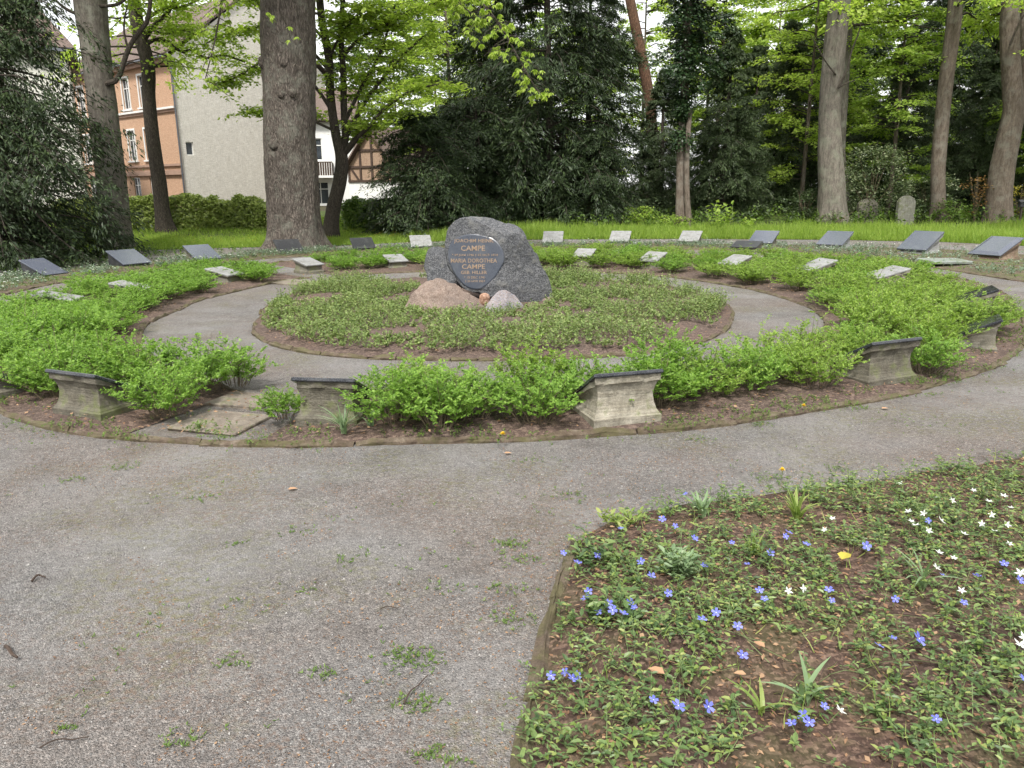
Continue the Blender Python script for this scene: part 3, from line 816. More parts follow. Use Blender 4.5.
pulpit(690, 244, 'pale plate below the ivy clad tree in the outer ring', 'light_lid', 'grey_stone', .58, .50, .36, .10, g2, 29, base=False)
pulpit(763, 247, 'black glossy grave stone standing behind a lower black plate', 'sky_sheen_lid', 'grey_stone', .66, .56, .42, .14, g2, 30)
pulpit(746, 252, 'low black plate lying directly in front of a taller black grave stone', 'matte_lid', 'grey_stone', .68, .42, .26, .14, g2, 31, base=False)
pulpit(834, 249, 'glossy black grave stone on a pale foot below the large right trunk', 'sky_sheen_lid', 'light_lid', .68, .64, .44, .14, g2, 32)
pulpit(919, 254, 'thick glossy black grave plate right in front of the old rounded headstone', 'sky_sheen_lid', 'light_lid', .70, .72, .50, .12, g2, 33, lidt=.05)
pulpit(994, 260, 'black grave stone with a stepped raised top, rightmost of the outer ring', 'sky_sheen_lid', 'brown_stone', .72, .72, .48, .14, g2, 34, stepped=True)
g = G(944, 266); mb = MB(); box(mb, (0, 0, 0), (.95, .5, .06), None, 0, .012)
o = mb.build('grave_slab', M['greygreen_lid'], loc=(g[0], g[1], .10)); o.rotation_euler = (0.06, .03, .25)
tag(o, 'dark green grey slab lying flat on the ground in the right strip', 'grave slab')


def headstone(px, py, Y, w, h, label, mat, name='headstone'):
    g = T(px, Y); mb = MB()
    pts = [(-w / 2, 0), (w / 2, 0), (w / 2, h * .78)] + [(w / 2 * math.cos(a) , h * .78 + h * .22 * math.sin(a) ** 1.5) for a in np.linspace(.25, PI - .25, 12)] + [(-w / 2, h * .78)]
    k = len(pts); t = .07
    v = np.array([(x, -t, z) for x, z in pts] + [(x, t, z) for x, z in pts])
    f = [tuple(range(k)), tuple(range(2 * k - 1, k - 1, -1))] + [(a, k + a, k + (a + 1) % k, (a + 1) % k) for a in range(k)]
    mb.add(v, f); o = mb.build(name, mat, loc=tuple(g)); o.rotation_euler = (-.03, 0, .1)
    return tag(o, label, 'headstone')


headstone(904, 218, 27.5, .62, 1.02, 'pale upright headstone with a rounded top at the edge of the wood', M['headstone'])
headstone(866, 218, 28.5, .72, .85, 'darker broad headstone in the shade beside the large trunk', M['grey_stone'])
# small lantern-like marker at the right edge
g = T(1019, 27.0); root = empty('marker_post', tuple(g), 'small dark post with a little roofed box at the right edge of the lawn', 'marker post')
mb = MB(); box(mb, (0, 0, .32), (.06, .06, .64), None, 0, .006); mb.build('post', M['bark_dark'], root)
mb = MB(); box(mb, (0, 0, .72), (.2, .16, .16), None, 0, .01); mb.build('case', M['matte_lid'], root)
mb = MB(); mb.add([(-.14, -.12, .8), (.14, -.12, .8), (.14, .12, .8), (-.14, .12, .8), (-.14, 0, .88), (.14, 0, .88)], [(0, 1, 5, 4), (2, 3, 4, 5), (1, 2, 5), (3, 0, 4), (3, 2, 1, 0)]); mb.build('cap', M['matte_lid'], root)

# ------------------------------------------------------------------ low shrubs of the ring bed
rs = np.random.RandomState(7)
STONES = np.array([tuple(o.location)[:2] for o in bpy.data.objects if o.get('category') == 'grave stone'])


def rot_about_z(v, a):
    c, s = np.cos(a), np.sin(a)
    return np.stack([v[..., 0] * c - v[..., 1] * s, v[..., 0] * s + v[..., 1] * c, v[..., 2]], -1)


def shrub_meshes(seed, R=.36, H=.40, nst=60, ntw=6, nlf=20, L=.022, mat='shrub'):
    r = np.random.RandomState(seed); lm = MB(); sm = MB()
    P = []; D = []; S = []
    for k in range(nst):
        az = r.rand() * 2 * PI; rr = math.sqrt(r.rand())
        b = np.array([math.cos(az), math.sin(az), 0]) * rr * R * .35
        out = np.array([math.cos(az + r.normal(0, .3)), math.sin(az + r.normal(0, .3)), 0])
        h = H * (1 - .45 * rr ** 2) * r.uniform(.7, 1.12)
        if r.rand() < .07: h *= 1.25
        tip = b + out * rr * R * .75 + np.array([0, 0, h])
        mid = (b + tip) / 2 + np.array([0, 0, h * .05]) - out * rr * R * .12
        pts = smooth_path([b, mid, tip], 6)
        if k % 2 == 0: tube(sm, pts, np.linspace(.0035, .0012, 6), 3, False)
        for q in range(ntw):
            t = r.uniform(.16, 1) ** .85; i0 = t * 5; a = int(min(4, i0)); p0 = pts[a] + (pts[a + 1] - pts[a]) * (i0 - a)
            d = nrm(np.array([r.normal(0, .75), r.normal(0, .75), .55]) + out * .45)
            l = r.uniform(.05, .12)
            u = np.linspace(.1, 1, nlf)
            pos = p0 + d * l * u[:, None]
            sd = nrm(np.cross(d, [0.1, .2, 1])); alt = np.where(np.arange(nlf) % 2 == 0, 1, -1)[:, None]
            ld = d * .55 + sd * alt * .9 + r.normal(0, .35, (nlf, 3))
            P.append(pos); D.append(ld)
    P = np.concatenate(P); D = np.concatenate(D); n = len(P)
    up = np.array([0, 0, 1]) + r.normal(0, .5, (n, 3))
    LL = L * r.uniform(.6, 1.25, n)
    leaves(lm, P, D, up, LL, LL * .62, shape='quad', curl=.1)
    return lm.mesh('shrub_leaves', M[mat]), sm.mesh('shrub_stems', M['stem'])


SH = [shrub_meshes(100 + k, R=.34 + .03 * (k % 3), H=.36 + .03 * (k % 4), mat='shrub' if k % 2 == 0 else 'shrub_yellow') for k in range(8)]


def shrub(x, y, z, s, rz, kind, label, group, name='low_shrub', sz=1.0):
    ml, ms = SH[kind]
    o = bpy.data.objects.new(name, ml); COL.objects.link(o); o.location = (x, y, z); o.rotation_euler = (0, 0, rz); o.scale = (s, s, s * sz)
    tag(o, label, 'shrub', group)
    c = bpy.data.objects.new('stems', ms); COL.objects.link(c); c.parent = o
    return o


placed = []
def try_place(x, y, dmin, dst):
    for (a, b) in placed:
        if (a - x) ** 2 + (b - y) ** 2 < dmin * dmin: return False
    if len(STONES) and np.min(np.hypot(STONES[:, 0] - x, STONES[:, 1] - y)) < dst: return False
    if math.hypot(x, y) > 6.8:
        dd = np.hypot(STONES[:, 0], STONES[:, 1]); ux_, uy_ = STONES[:, 0] / dd, STONES[:, 1] / dd
        al = dd - (x * ux_ + y * uy_); la = np.abs(x * uy_ - y * ux_)
        if np.any((al > -.1) & (al < .8) & (la < .24)): return False
    placed.append((x, y)); return True


# single shrubs one can point at in the front
singles = [((285, 424), .62, 'small round bright green shrub left of the front stone with the bulb leaves'),
           ((392, 430), 1.0, 'dense shrub touching the right side of the front grey stone'), ((442, 431), 1.05, 'wide leafy shrub midway between the two front grave stones'),
           ((474, 424), .85, 'loose shrub left of the bare soil gap in the front bed'), ((535, 428), .95, 'airy shrub just left of the exposed sandstone grave stone'),
           ((236, 390), .9, 'rounded shrub at the front left corner beside the worn slabs'), ((168, 420), .95, 'spreading shrub at the right end of the long black lid, front left'), ((203, 396), 1.1, 'dense shrub just left of the worn slabs, behind the spreading one')]
for (p, s, lb) in singles:
    g = G(*p); placed.append((g[0], g[1])); shrub(g[0], g[1], .04, s, rs.rand() * 6, rs.randint(8) // 2 * 2, lb, None)
cnt = 0
x_guess = lambda t: CX + 6.5 * math.cos(t)
for it in range(14000):
    th = rs.uniform(-PI, PI)
    dF = abs((th - gapF + PI) % (2 * PI) - PI); dB = abs((th - gapB + PI) % (2 * PI) - PI)
    if dF < .125 or dB < .12: continue
    ri, ro = float(R_in(th)), float(R_out(th))
    front = math.sin(th) < -.55
    r_ = rs.uniform(ri + (.55 if front else .30), ro - ((.32 if x_guess(th) < .3 else .20) if front else .72 if math.sin(th) > -.1 else .34))
    if ro - ri < .7: continue
    x, y = CX + r_ * math.cos(th), CY + r_ * math.sin(th)
    d = math.hypot(x, y)
    # keep the gap of bare soil between the two front groups
    if abs(x - G(500, 420)[0]) < .10 and y < 6: continue
    dm = .36 if d < 7.2 else .47 if d < 12 else .60
    if not try_place(x, y, dm, .40 if d < 8 else .30): continue
    left = x < CX - 1.6 or (th > gapB or th < gapF)
    lb = ('one of the low bright green shrubs massed in the left half of the ring bed' if left else
          'one of the low yellow green shrubs massed in the right half of the ring bed') if y < 13.2 else 'one of the low green shrubs in the back arc of the ring bed'
    gp = ('shrubs in the left half of the ring' if left else 'shrubs in the right half of the ring') if y < 13.2 else 'shrubs in the back arc of the ring'
    k = rs.randint(4) * 2 + (0 if left else int(rs.rand() < .75))
    s = (1.0 if d < 8 else 1.12 if d < 12 else 1.2) * rs.uniform(.85, 1.1)
    shrub(x, y, .04, s, rs.rand() * 6.3, k, lb, gp, sz=rs.uniform(.8, 1.1) * (.66 if d > 11 else 1.1 if front else .74)); cnt += 1
print('shrubs', cnt + len(singles))


# ------------------------------------------------------------------ ground covers
def cover(name, pts, mat, L, W, h, nper, seed, shape='quad', stems=True, lean=.7):
    """low trailing plants: every point carries a sprig of nper leaves"""
    r = np.random.RandomState(seed); n = len(pts)
    base = np.repeat(pts, nper, axis=0); u = np.tile(np.linspace(.2, 1, nper), n)
    az = np.repeat(r.rand(n) * 2 * PI, nper)
    tilt = np.repeat(r.uniform(.1, lean, n), nper)
    hh = np.repeat(h * np.ones(n) * r.uniform(.4, 1.2, n), nper)
    dd = np.stack([np.cos(az) * np.sin(tilt), np.sin(az) * np.sin(tilt), np.cos(tilt)], -1)
    pos = base + dd * (hh * u)[:, None] * 1.1
    la = r.rand(n * nper) * 2 * PI
    ld = np.stack([np.cos(la), np.sin(la), r.uniform(-.1, .9, n * nper)], -1) + dd * .3
    up = np.array([0, 0, 1]) + r.normal(0, .35, (n * nper, 3))
    s = r.uniform(.6, 1.25, n * nper)
    mb = MB(); leaves(mb, pos, ld, up, L * s, W * s, shape=shape, curl=.15)
    mats = [M[mat]]
    if stems:
        k = r.permutation(n)[:int(n * .5)]
        p0 = pts[k]; d0 = dd[::nper][k]; h0 = hh[::nper][k][:, None] * 1.1
        sd = np.stack([-d0[:, 1], d0[:, 0], np.zeros(len(k))], -1); sd = nrm(sd + 1e-6) * .0022
        v = np.stack([p0 - sd, p0 + sd, p0 + d0 * h0 + sd * .5, p0 + d0 * h0 - sd * .5], 1).reshape(-1, 3)
        mb.add(v, np.arange(len(k))[:, None] * 4 + np.array([[0, 1, 2, 3]]), 1); mats.append(M['stem'])
    o = mb.build(name, mats)
    return tag(o, kind='stuff')


r = np.random.RandomState(3)
# centre bed: grey-green spreading plants in clumps, bare soil towards the rim and right
n = 17000
th = r.rand(n) * 2 * PI; rr = np.sqrt(r.rand(n)) * (R_cen(th) - .12); x = CX + rr * np.cos(th); y = CY + rr * np.sin(th)
cl = hfun(x, y, 1.3, 4) + .35 * hfun(x, y, 4, 7)
keep = cl > -.22 + .1 * np.sin(th) + .30 * np.clip((x - .8) / 2, 0, 1)
x, y = x[keep], y[keep]
hz = np.clip(.40 + 2.0 * (cl[keep] + .22), .3, 1.6)
rel_ = np.stack([x, y, 0 * x], -1) - CAM; qx = 512 + F * (rel_ @ RT) / (rel_ @ FW); qy = 384 - F * (rel_ @ UP) / (rel_ @ FW)
ok = ~((((qx - 478) / 72) ** 2 + ((qy - 303) / 15) ** 2 < 1)); near = (qx > 390) & (qx < 575) & (qy > 286) & (qy < 330)
hz = np.where(near, hz * .6, hz); x, y, hz = x[ok], y[ok], hz[ok]
pts = np.stack([x, y, .07 + 0 * x], -1)
o = cover('ground_cover', pts, 'grey_leaf', .032, .018, (.135 * hz), 11, 31, lean=1.0)
tag(o, 'grey green spreading plants covering the round centre bed around the boulder')
# small individual tufts in it are not told apart
# strip: bluish leaves and white flowers
n = 12000
th = r.uniform(math.radians(-25), math.radians(208), n); u = r.rand(n)
rr = R_sin(th) + .1 + (R_sout(th) - R_sin(th) - .2) * u; x = CX + rr * np.cos(th); y = CY + rr * np.sin(th)
cl = hfun(x, y, 1.0, 14) + .5 * hfun(x, y, 3.5, 17)
keep = cl > -.05
xs_, ys_ = x[keep], y[keep]
pts = np.stack([xs_, ys_, .03 + 0 * xs_], -1)
o = cover('strip_ground_cover', pts, 'blue_leaf', .05, .022, .11, 6, 33, lean=.9); tag(o, 'blue green spring plants in the outer strip between the grave stones')
o = cover('strip_weeds', np.stack([x[~keep], y[~keep], .02 + 0 * x[~keep]], -1)[::2], 'mid', .035, .02, .05, 4, 34, lean=1.2, stems=False); tag(o, 'thin weeds on the bare soil of the outer strip')
k = r.permutation(len(xs_))[:1500]
lf = hfun(xs_[k], ys_[k], .7, 21) > -.05; k = k[lf]
mb = MB(); c = np.stack([xs_[k], ys_[k], r.uniform(.09, .17, len(k))], -1)
for q in range(3):
    a = r.rand(len(k)) * 2 * PI
    leaves(mb, c, np.stack([np.cos(a), np.sin(a), .3 + 0 * a], -1), np.array([0, 0, 1]) + r.normal(0, .4, (len(k), 3)), .024, .018, shape='quad')
tag(mb.build('white_blossom', M['white_petal']), 'tiny white blossoms sprinkled over the outer strip', kind='stuff')

# soil litter on the beds: dry leaf bits, chips
def litter(name, x, y, z, L, mat, seed, label):
    r = np.random.RandomState(seed); n = len(x); a = r.rand(n) * 2 * PI
    mb = MB(); s = r.uniform(.4, 1.3, n)
    leaves(mb, np.stack([x, y, z], -1), np.stack([np.cos(a), np.sin(a), r.normal(0, .18, n)], -1), np.array([0, 0, 1]) + r.normal(0, .3, (n, 3)), L * s, L * s * r.uniform(.25, .7, n), shape='quad', curl=.1)
    return tag(mb.build(name, M[mat]), label, kind='stuff')


n = 9000; th = r.rand(n) * 2 * PI; u = r.rand(n); rr = R_in(th) + .05 + (R_out(th) - R_in(th) - .08) * u
litter('leaf_litter', CX + rr * np.cos(th), CY + rr * np.sin(th), .065 + .01 * r.rand(n), .028, 'dead_leaf', 41, 'dry brown leaf litter on the ring bed soil')
n = 3000; th = r.rand(n) * 2 * PI; rr = R_cen(th) * np.sqrt(r.rand(n))
litter('leaf_litter', CX + rr * np.cos(th), CY + rr * np.sin(th), .09 + .01 * r.rand(n), .026, 'dead_leaf', 42, 'dry leaf litter on the centre bed')


# ------------------------------------------------------------------ periwinkle bed
def bed_pts(n, seed, x0=.0, x1=5.6, y0=.9, y1=6.2, margin=.03):
    r = np.random.RandomState(seed); x = r.uniform(x0, x1, n); y = r.uniform(y0, y1, n)
    k = inpoly(x, y, bed_poly); x, y = x[k], y[k]
    k = dist_poly(x, y, bed_poly) > margin
    return x[k], y[k]


x, y = bed_pts(20000, 51)
cl = hfun(x, y, 1.9, 3) + .45 * hfun(x, y, 6, 8)
sel = cl > -.21
x, y, cl = x[sel], y[sel], cl[sel]
x, y, cl = x[:8200], y[:8200], cl[:8200]
z = bedz(x, y)
mb = MB(); r = np.random.RandomState(52)
P = []; D = []; S = []
sv = []
for k in range(len(x)):
    az = r.rand() * 2 * PI; up_ = r.rand() < .38
    ln = r.uniform(.05, .13) * (1.25 if cl[k] > .25 else 1)
    el = r.uniform(.7, 1.4) if up_ else r.uniform(.05, .45)
    d0 = np.array([math.cos(az) * math.cos(el), math.sin(az) * math.cos(el), math.sin(el)])
    p0 = np.array([x[k], y[k], z[k] + .004])
    nl = r.randint(3, 6)
    for q in range(nl):
        u = (q + .6) / nl; p = p0 + d0 * ln * u + np.array([0, 0, .012 * math.sin(u * 3)])
        a = az + (PI / 2 if q % 2 else 0) + r.normal(0, .3)
        for sgn in (0, PI):
            e2 = r.uniform(.0, .55)
            P.append(p); D.append((math.cos(a + sgn) * math.cos(e2), math.sin(a + sgn) * math.cos(e2), math.sin(e2))); S.append(r.uniform(.65, 1.2) * (1 - .3 * u))
    sv.append((p0, p0 + d0 * ln))
P = np.array(P); D = np.array(D); S = np.array(S); up = np.array([0, 0, 1]) + r.normal(0, .22, P.shape)
yng = r.rand(len(P)) < .22
S = S * r.choice([.65, .8, 1., 1.25], len(S)); leaves(mb, P[~yng], D[~yng], up[~yng], .030 * S[~yng], .0145 * S[~yng], 0, .22, .12)
leaves(mb, P[yng], D[yng], up[yng], .029 * S[yng], .015 * S[yng], 1, .22, .12)
a = np.array([s[0] for s in sv]); b = np.array([s[1] for s in sv]); d_ = nrm(b - a); sd = nrm(np.cross(d_, np.array([0, 0, 1.]) + 1e-3)) * .0011
mb.add(np.stack([a - sd, a + sd, b + sd, b - sd], 1).reshape(-1, 3), np.arange(len(a))[:, None] * 4 + np.array([[0, 1, 2, 3]]), 2)
# long trailing runners
for k in range(260):
    xx, yy = x[k * 7 % len(x)], y[k * 7 % len(x)]; az = r.rand() * 2 * PI; ln = r.uniform(.15, .4); t = np.linspace(0, 1, 6)
    px_ = xx + np.cos(az + t) * ln * t; py_ = yy + np.sin(az + t) * ln * t
    ok = inpoly(px_, py_, bed_poly)
    if ok.all(): tube(mb, np.stack([px_, py_, bedz(px_, py_) + .008 + .02 * np.sin(t * PI)], -1), .0013, 3, False, 2)
tag(mb.build('periwinkle_ground_cover', [M['peri'], M['peri_young'], M['green_stem']]), 'glossy periwinkle leaves carpeting the front right bed', kind='stuff')

# litter, twigs and grass blades in this bed
x, y = bed_pts(30000, 55); litter('leaf_litter', x, y, bedz(x, y) + .004 + .03 * np.random.RandomState(1).rand(len(x)) ** 3, .022, 'dead_leaf', 56, 'brown blossom and leaf litter on the periwinkle bed soil')
mb = MB(); r = np.random.RandomState(57); x, y = bed_pts(1800, 58)
for k in range(len(x)):
    az = r.rand() * PI; l = r.uniform(.03, .14); p = np.array([x[k], y[k], bedz(x[k], y[k]) + .008]); d = np.array([math.cos(az), math.sin(az), r.normal(0, .1)])
    tube(mb, [p - d * l / 2, p + np.array([0, 0, .004]) + r.normal(0, .004, 3), p + d * l / 2], .0012, 3, False)
tag(mb.build('twig_litter', M['twig']), 'thin dark twigs strewn over the periwinkle bed', kind='stuff')
x, y = bed_pts(2600, 59); r = np.random.RandomState(60); n = len(x)
mb = MB(); leaves(mb, np.stack([x, y, bedz(x, y)], -1), np.stack([r.normal(0, .6, n), r.normal(0, .6, n), np.ones(n) * .8], -1), r.normal(0, 1, (n, 3)) + np.array([0, 0, .1]), r.uniform(.04, .12, n), .004, shape='blade', curl=.25)
tag(mb.build('thin_grass', M['peri_young']), 'thin grass blades between the periwinkle leaves', kind='stuff')


# flowers
def flower_mesh(name, mat, R, np_=5, blunt=True):
    mb = MB()
    for k in range(np_):
        a = k * 2 * PI / np_; c, s = math.cos(a), math.sin(a)
        prof = [(.12, -.06), (.5, -.30), (.98, -.36), (1.02, .18), (.62, .30), (.14, .07)] if blunt else [(.1, -.08), (.5, -.22), (1, 0), (.5, .22), (.1, .08)]
        v = [(R * (u * c - w * s), R * (u * s + w * c), R * (.10 + .22 * u * u - (.12 if i_ == 2 and blunt else 0))) for i_, (u, w) in enumerate(prof)]
        mb.add(v, [tuple(range(len(v)))])
    me = mb.mesh(name, M[mat])
    m2 = MB(); t = np.linspace(0, 2 * PI, 6, endpoint=False)
    v = np.concatenate([[[0, 0, R * .2]], np.stack([np.cos(t) * R * .13, np.sin(t) * R * .13, np.full(6, R * .14)], -1)])
    m2.add(v, [(0, 1 + k, 1 + (k + 1) % 6) for k in range(6)])
    e = m2.mesh('eye', M['eye'])
    m3 = MB(); tube(m3, [(0, 0, R * .1), (.003, .002, -.03), (.004, 0, -.07)], .0012, 3, False); s_ = m3.mesh('stalk', M['green_stem'])
    return me, e, s_


FB = flower_mesh('blue_flower', 'blue_petal', .017); FWt = flower_mesh('white_flower', 'white_petal', .016, 5, False)


def put_flower(fm, name, loc, rng, label, cat, group, s=1.0):
    o = bpy.data.objects.new(name, fm[0]); COL.objects.link(o); o.location = loc; o.scale = (s,) * 3
    to_cam = math.atan2(-loc[1], -loc[0])
    o.rotation_euler = (rng.uniform(-.2, .9), rng.uniform(-.45, .45), rng.uniform(-1.0, 1.0)); tag(o, label, cat, group)
    for nm, me in (('eye', fm[1]), ('stalk', fm[2])):
        c = bpy.data.objects.new(nm, me); COL.objects.link(c); c.parent = o


rng = random.Random(5)
blue = [(914, 662, 1.5), (1016, 713, 1.4), (757, 614, 1.2), (762, 622, 1.2), (551, 690, 1.1), (565, 684, 1.1), (572, 697, 1), (577, 692, 1), (585, 618, 1.2), (598, 629, 1), (612, 632, 1.2), (630, 628, 1.2), (622, 640, 1), (633, 634, 1), (608, 622, 1), (588, 606, 1),
        (676, 736, 1.2), (706, 732, 1.2), (788, 752, 1.1), (800, 742, 1), (805, 756, 1), (735, 654, 1.1), (667, 612, 1), (714, 640, 1), (700, 642, 1), (740, 682, 1), (684, 494 + 8, 1), (661, 538, 1), (674, 540, 1), (693, 557, 1), (703, 582, 1), (783, 556, 1), (804, 560, 1.1), (768, 575, 1), (786, 550, 1), (863, 566, 1.1), (597, 566, 1), (577, 574, 1.1), (563, 562, 1), (620, 545, 1), (640, 581, 1), (745, 581, 1), (730, 560, 1), (892, 618, 1), (940, 590, 1), (973, 590, 1), (1015, 600, 1), (889, 660, .9), (650, 600, .9), (829, 617, 1), (826, 610, 1), (875, 665, .9), (924, 540, 1), (1000, 580, .9), (960, 620, .9), (820, 738, 1), (930, 752, 1), (652, 725, .9)]
white = [(836, 738, 1.2), (1014, 676, 1.5), (1018, 664, 1.3), (958, 606, 1.1), (933, 582, 1.1), (786, 608, 1), (801, 610, 1), (912, 547, 1.2), (925, 548, 1.2), (937, 541, 1.2), (920, 534, 1), (908, 538, 1), (950, 576, 1), (936, 568, 1), (990, 552, 1), (1005, 562, 1), (985, 518, 1.1), (1000, 512, 1.1), (970, 506, 1), (1008, 520, 1), (988, 530, 1), (822, 548, 1), (830, 533, 1), (897, 497, 1), (1016, 590, 1.1), (960, 552, 1), (905, 530, 1), (1003, 540, 1), (948, 520, 1), (978, 540, .9)]
for (px, py, s) in blue:
    g = G(px, py + 9); put_flower(FB, 'periwinkle_flower', (g[0], g[1], float(bedz(np.array([g[0]]), np.array([g[1]]))[0]) + rng.uniform(.05, .075)), rng, 'blue violet periwinkle flower open above the leaves of the front right bed', 'flower', 'blue flowers in the front right bed', s * rng.uniform(.75, 1.1))
for (xx_, yy_) in [(rng.uniform(2.4, 5.8), rng.uniform(1.6, 5.4)) for _ in range(70)]:
    if xx_ / yy_ < .70 or not bool(inpoly(np.array([xx_]), np.array([yy_]), bed_poly)[0]): continue
    wh = rng.random() < .45; zf = float(bedz(np.array([xx_]), np.array([yy_]))[0]) + rng.uniform(.05, .075)
    if wh: put_flower(FWt, 'white_flower', (xx_, yy_, zf), rng, 'white star shaped flower among the periwinkle leaves of the front right bed', 'flower', 'white flowers in the front right bed', 1.1)
    else: put_flower(FB, 'periwinkle_flower', (xx_, yy_, zf), rng, 'blue violet periwinkle flower open above the leaves of the front right bed', 'flower', 'blue flowers in the front right bed', .9)
for (px, py, s) in white:
    g = G(px, py + 9); put_flower(FWt, 'white_flower', (g[0], g[1], float(bedz(np.array([g[0]]), np.array([g[1]]))[0]) + rng.uniform(.05, .075)), rng, 'white star shaped flower among the periwinkle leaves of the front right bed', 'flower', 'white flowers in the front right bed', s * rng.uniform(1.0, 1.3))


# strappy tufts and perennials
def tuft(name, px, py, n, L, W, mat, seed, label, cat, z=.03, spread=.6, group=None):
    g = G(px, py); r = np.random.RandomState(seed); mb = MB(); t = np.linspace(0, 1, 6)
    for k in range(n):
        az = r.rand() * 2 * PI; l = L * r.uniform(.55, 1.1); lean = r.uniform(.15, 1) * spread
        b = np.array([math.cos(az), math.sin(az), 0]); s_ = np.array([-b[1], b[0], 0])
        p = b * (lean * l * t[:, None] ** 1.6) + np.array([0, 0, 1.]) * (l * (t - .42 * lean * t ** 2.2))[:, None] + r.normal(0, .008, 3) * np.array([1, 1, 0])
        w = W * np.array([.6, 1, 1, .9, .6, .05])[:, None]
        v = np.stack([p - s_ * w / 2 + np.array([0, 0, .1]) * w, p, p + s_ * w / 2 + np.array([0, 0, .1]) * w], 1).reshape(-1, 3)
        f = []
        for q in range(5):
            f += [(q * 3, q * 3 + 1, q * 3 + 4, q * 3 + 3), (q * 3 + 1, q * 3 + 2, q * 3 + 5, q * 3 + 4)]
        mb.add(v, f)
    o = mb.build(name, M[mat], loc=(g[0], g[1], z)); return tag(o, label, cat, group)


tuft('bulb_plant', 345, 441, 26, .24, .013, 'bulb_leaf', 1, 'spray of narrow blue green bulb leaves in front of the grey stone at the kerb', 'plant', .05, 1.1)
tuft('bulb_plant', 372, 434, 7, .16, .016, 'bulb_leaf', 2, 'small bulb leaf tuft at the right foot of the front grey stone', 'plant', .05, .9)
tuft('bulb_plant', 700, 528, 26, .15, .016, 'bulb_leaf', 3, 'leafy tuft at the far edge of the periwinkle bed, left one of two', 'plant', .05, .9)
tuft('bulb_plant', 795, 530, 22, .17, .018, 'peri_young', 4, 'broader yellow green tuft at the far edge of the periwinkle bed, right one of two', 'plant', .05, .8)
tuft('grass_tuft', 752, 570, 26, .14, .007, 'peri_young', 5, 'upright fine grass tuft in the middle of the periwinkle bed', 'plant', .05, .5)
tuft('bulb_plant', 920, 600, 9, .2, .012, 'bulb_leaf', 6, 'few pale strap leaves lying right of the middle of the periwinkle bed', 'plant', .05, 1.3)
tuft('bulb_plant', 805, 720, 7, .17, .016, 'bulb_leaf', 7, 'loose strap leaves near the lower middle of the periwinkle bed', 'plant', .05, 1.2)
tuft('bulb_plant', 762, 730, 5, .14, .014, 'peri_young', 8, 'young yellow green strap leaves at the bottom of the periwinkle bed', 'plant', .05, 1.0)
tuft('weed_tuft', 200, 434, 16, .07, .010, 'grey_leaf', 9, 'small pale weed growing out of the worn slab by the front kerb', 'plant', .04, 1.1)
tuft('weed_tuft', 130, 412, 18, .12, .012, 'grey_leaf', 10, 'pale weed tuft left of the long black lid in the front left soil', 'plant', .05, 1.0)


def bushy(px, py, n, R, H, L, mat, seed, label, name='leafy_plant', W=.45, Y=None):
    g = G(px, py) if Y is None else T(px, Y); r = np.random.RandomState(seed); mb = MB(); P = []; D = []
    for k in range(n):
        az = r.rand() * 2 * PI; rr = math.sqrt(r.rand()); tip = np.array([math.cos(az) * rr * R, math.sin(az) * rr * R, H * (1 - .4 * rr * rr) * r.uniform(.7, 1.1)]); b = tip * np.array([.3, .3, 0])
        t = np.linspace(.35, 1, 6); P.append(b + (tip - b) * t[:, None]); a = r.rand(6) * 6.3
        D.append(np.stack([np.cos(a), np.sin(a), r.uniform(0, .8, 6)], -1))
        if k % 2 == 0: tube(mb, [b, (b + tip) / 2 + r.normal(0, .01 * H / .15, 3), tip], max(.0012, H * .006), 3, False, 1)
    P = np.concatenate(P); D = np.concatenate(D); s = r.uniform(.6, 1.2, len(P))
    leaves(mb, P, D, np.array([0, 0, 1]) + r.normal(0, .3, P.shape), L * s, L * W * s, 0)
    return tag(mb.build(name, [M[mat], M['green_stem']], loc=(g[0], g[1], g[2] + .04)), label, 'plant')


bushy(678, 590, 34, .085, .14, .045, 'bulb_leaf', 1, 'bushy blue green plant left of the middle of the periwinkle bed', W=.4)
bushy(610, 632, 26, .13, .12, .04, 'peri', 2, 'leafy mound carrying a cluster of blue flowers at the left of the periwinkle bed')
bushy(600, 575, 24, .12, .10, .04, 'peri', 3, 'leafy mound near the corner kerb of the periwinkle bed')
bushy(620, 535, 22, .12, .09, .035, 'peri_young', 4, 'small leafy mound at the far left corner of the periwinkle bed')
bushy(718, 215, 26, .65, 1.05, .16, 'fresh', 5, 'young sapling with pale green layered leaves beside the ivy clad tree', 'sapling', .6, 25.5)
bushy(748, 225, 16, .4, .4, .12, 'fresh', 6, 'low pale leafed seedling at the left edge of the tall grass', 'sapling', .6, 25.8)

# fallen leaves, twigs, dandelions: single small things
def fallen(px, py, L, mat, label, rz, z=None):
    g = G(px, py); mb = MB(); leaves(mb, np.array([[-L / 2, 0, 0]]), np.array([[1., 0, .12]]), np.array([[.1, .1, 1.]]), L, L * .68, 0, .12, .12)
    zz = z if z is not None else .012
    o = mb.build('fallen_leaf', M[mat], loc=(g[0], g[1], zz)); o.rotation_euler = (.1, .05, rz); return tag(o, label, 'leaf')


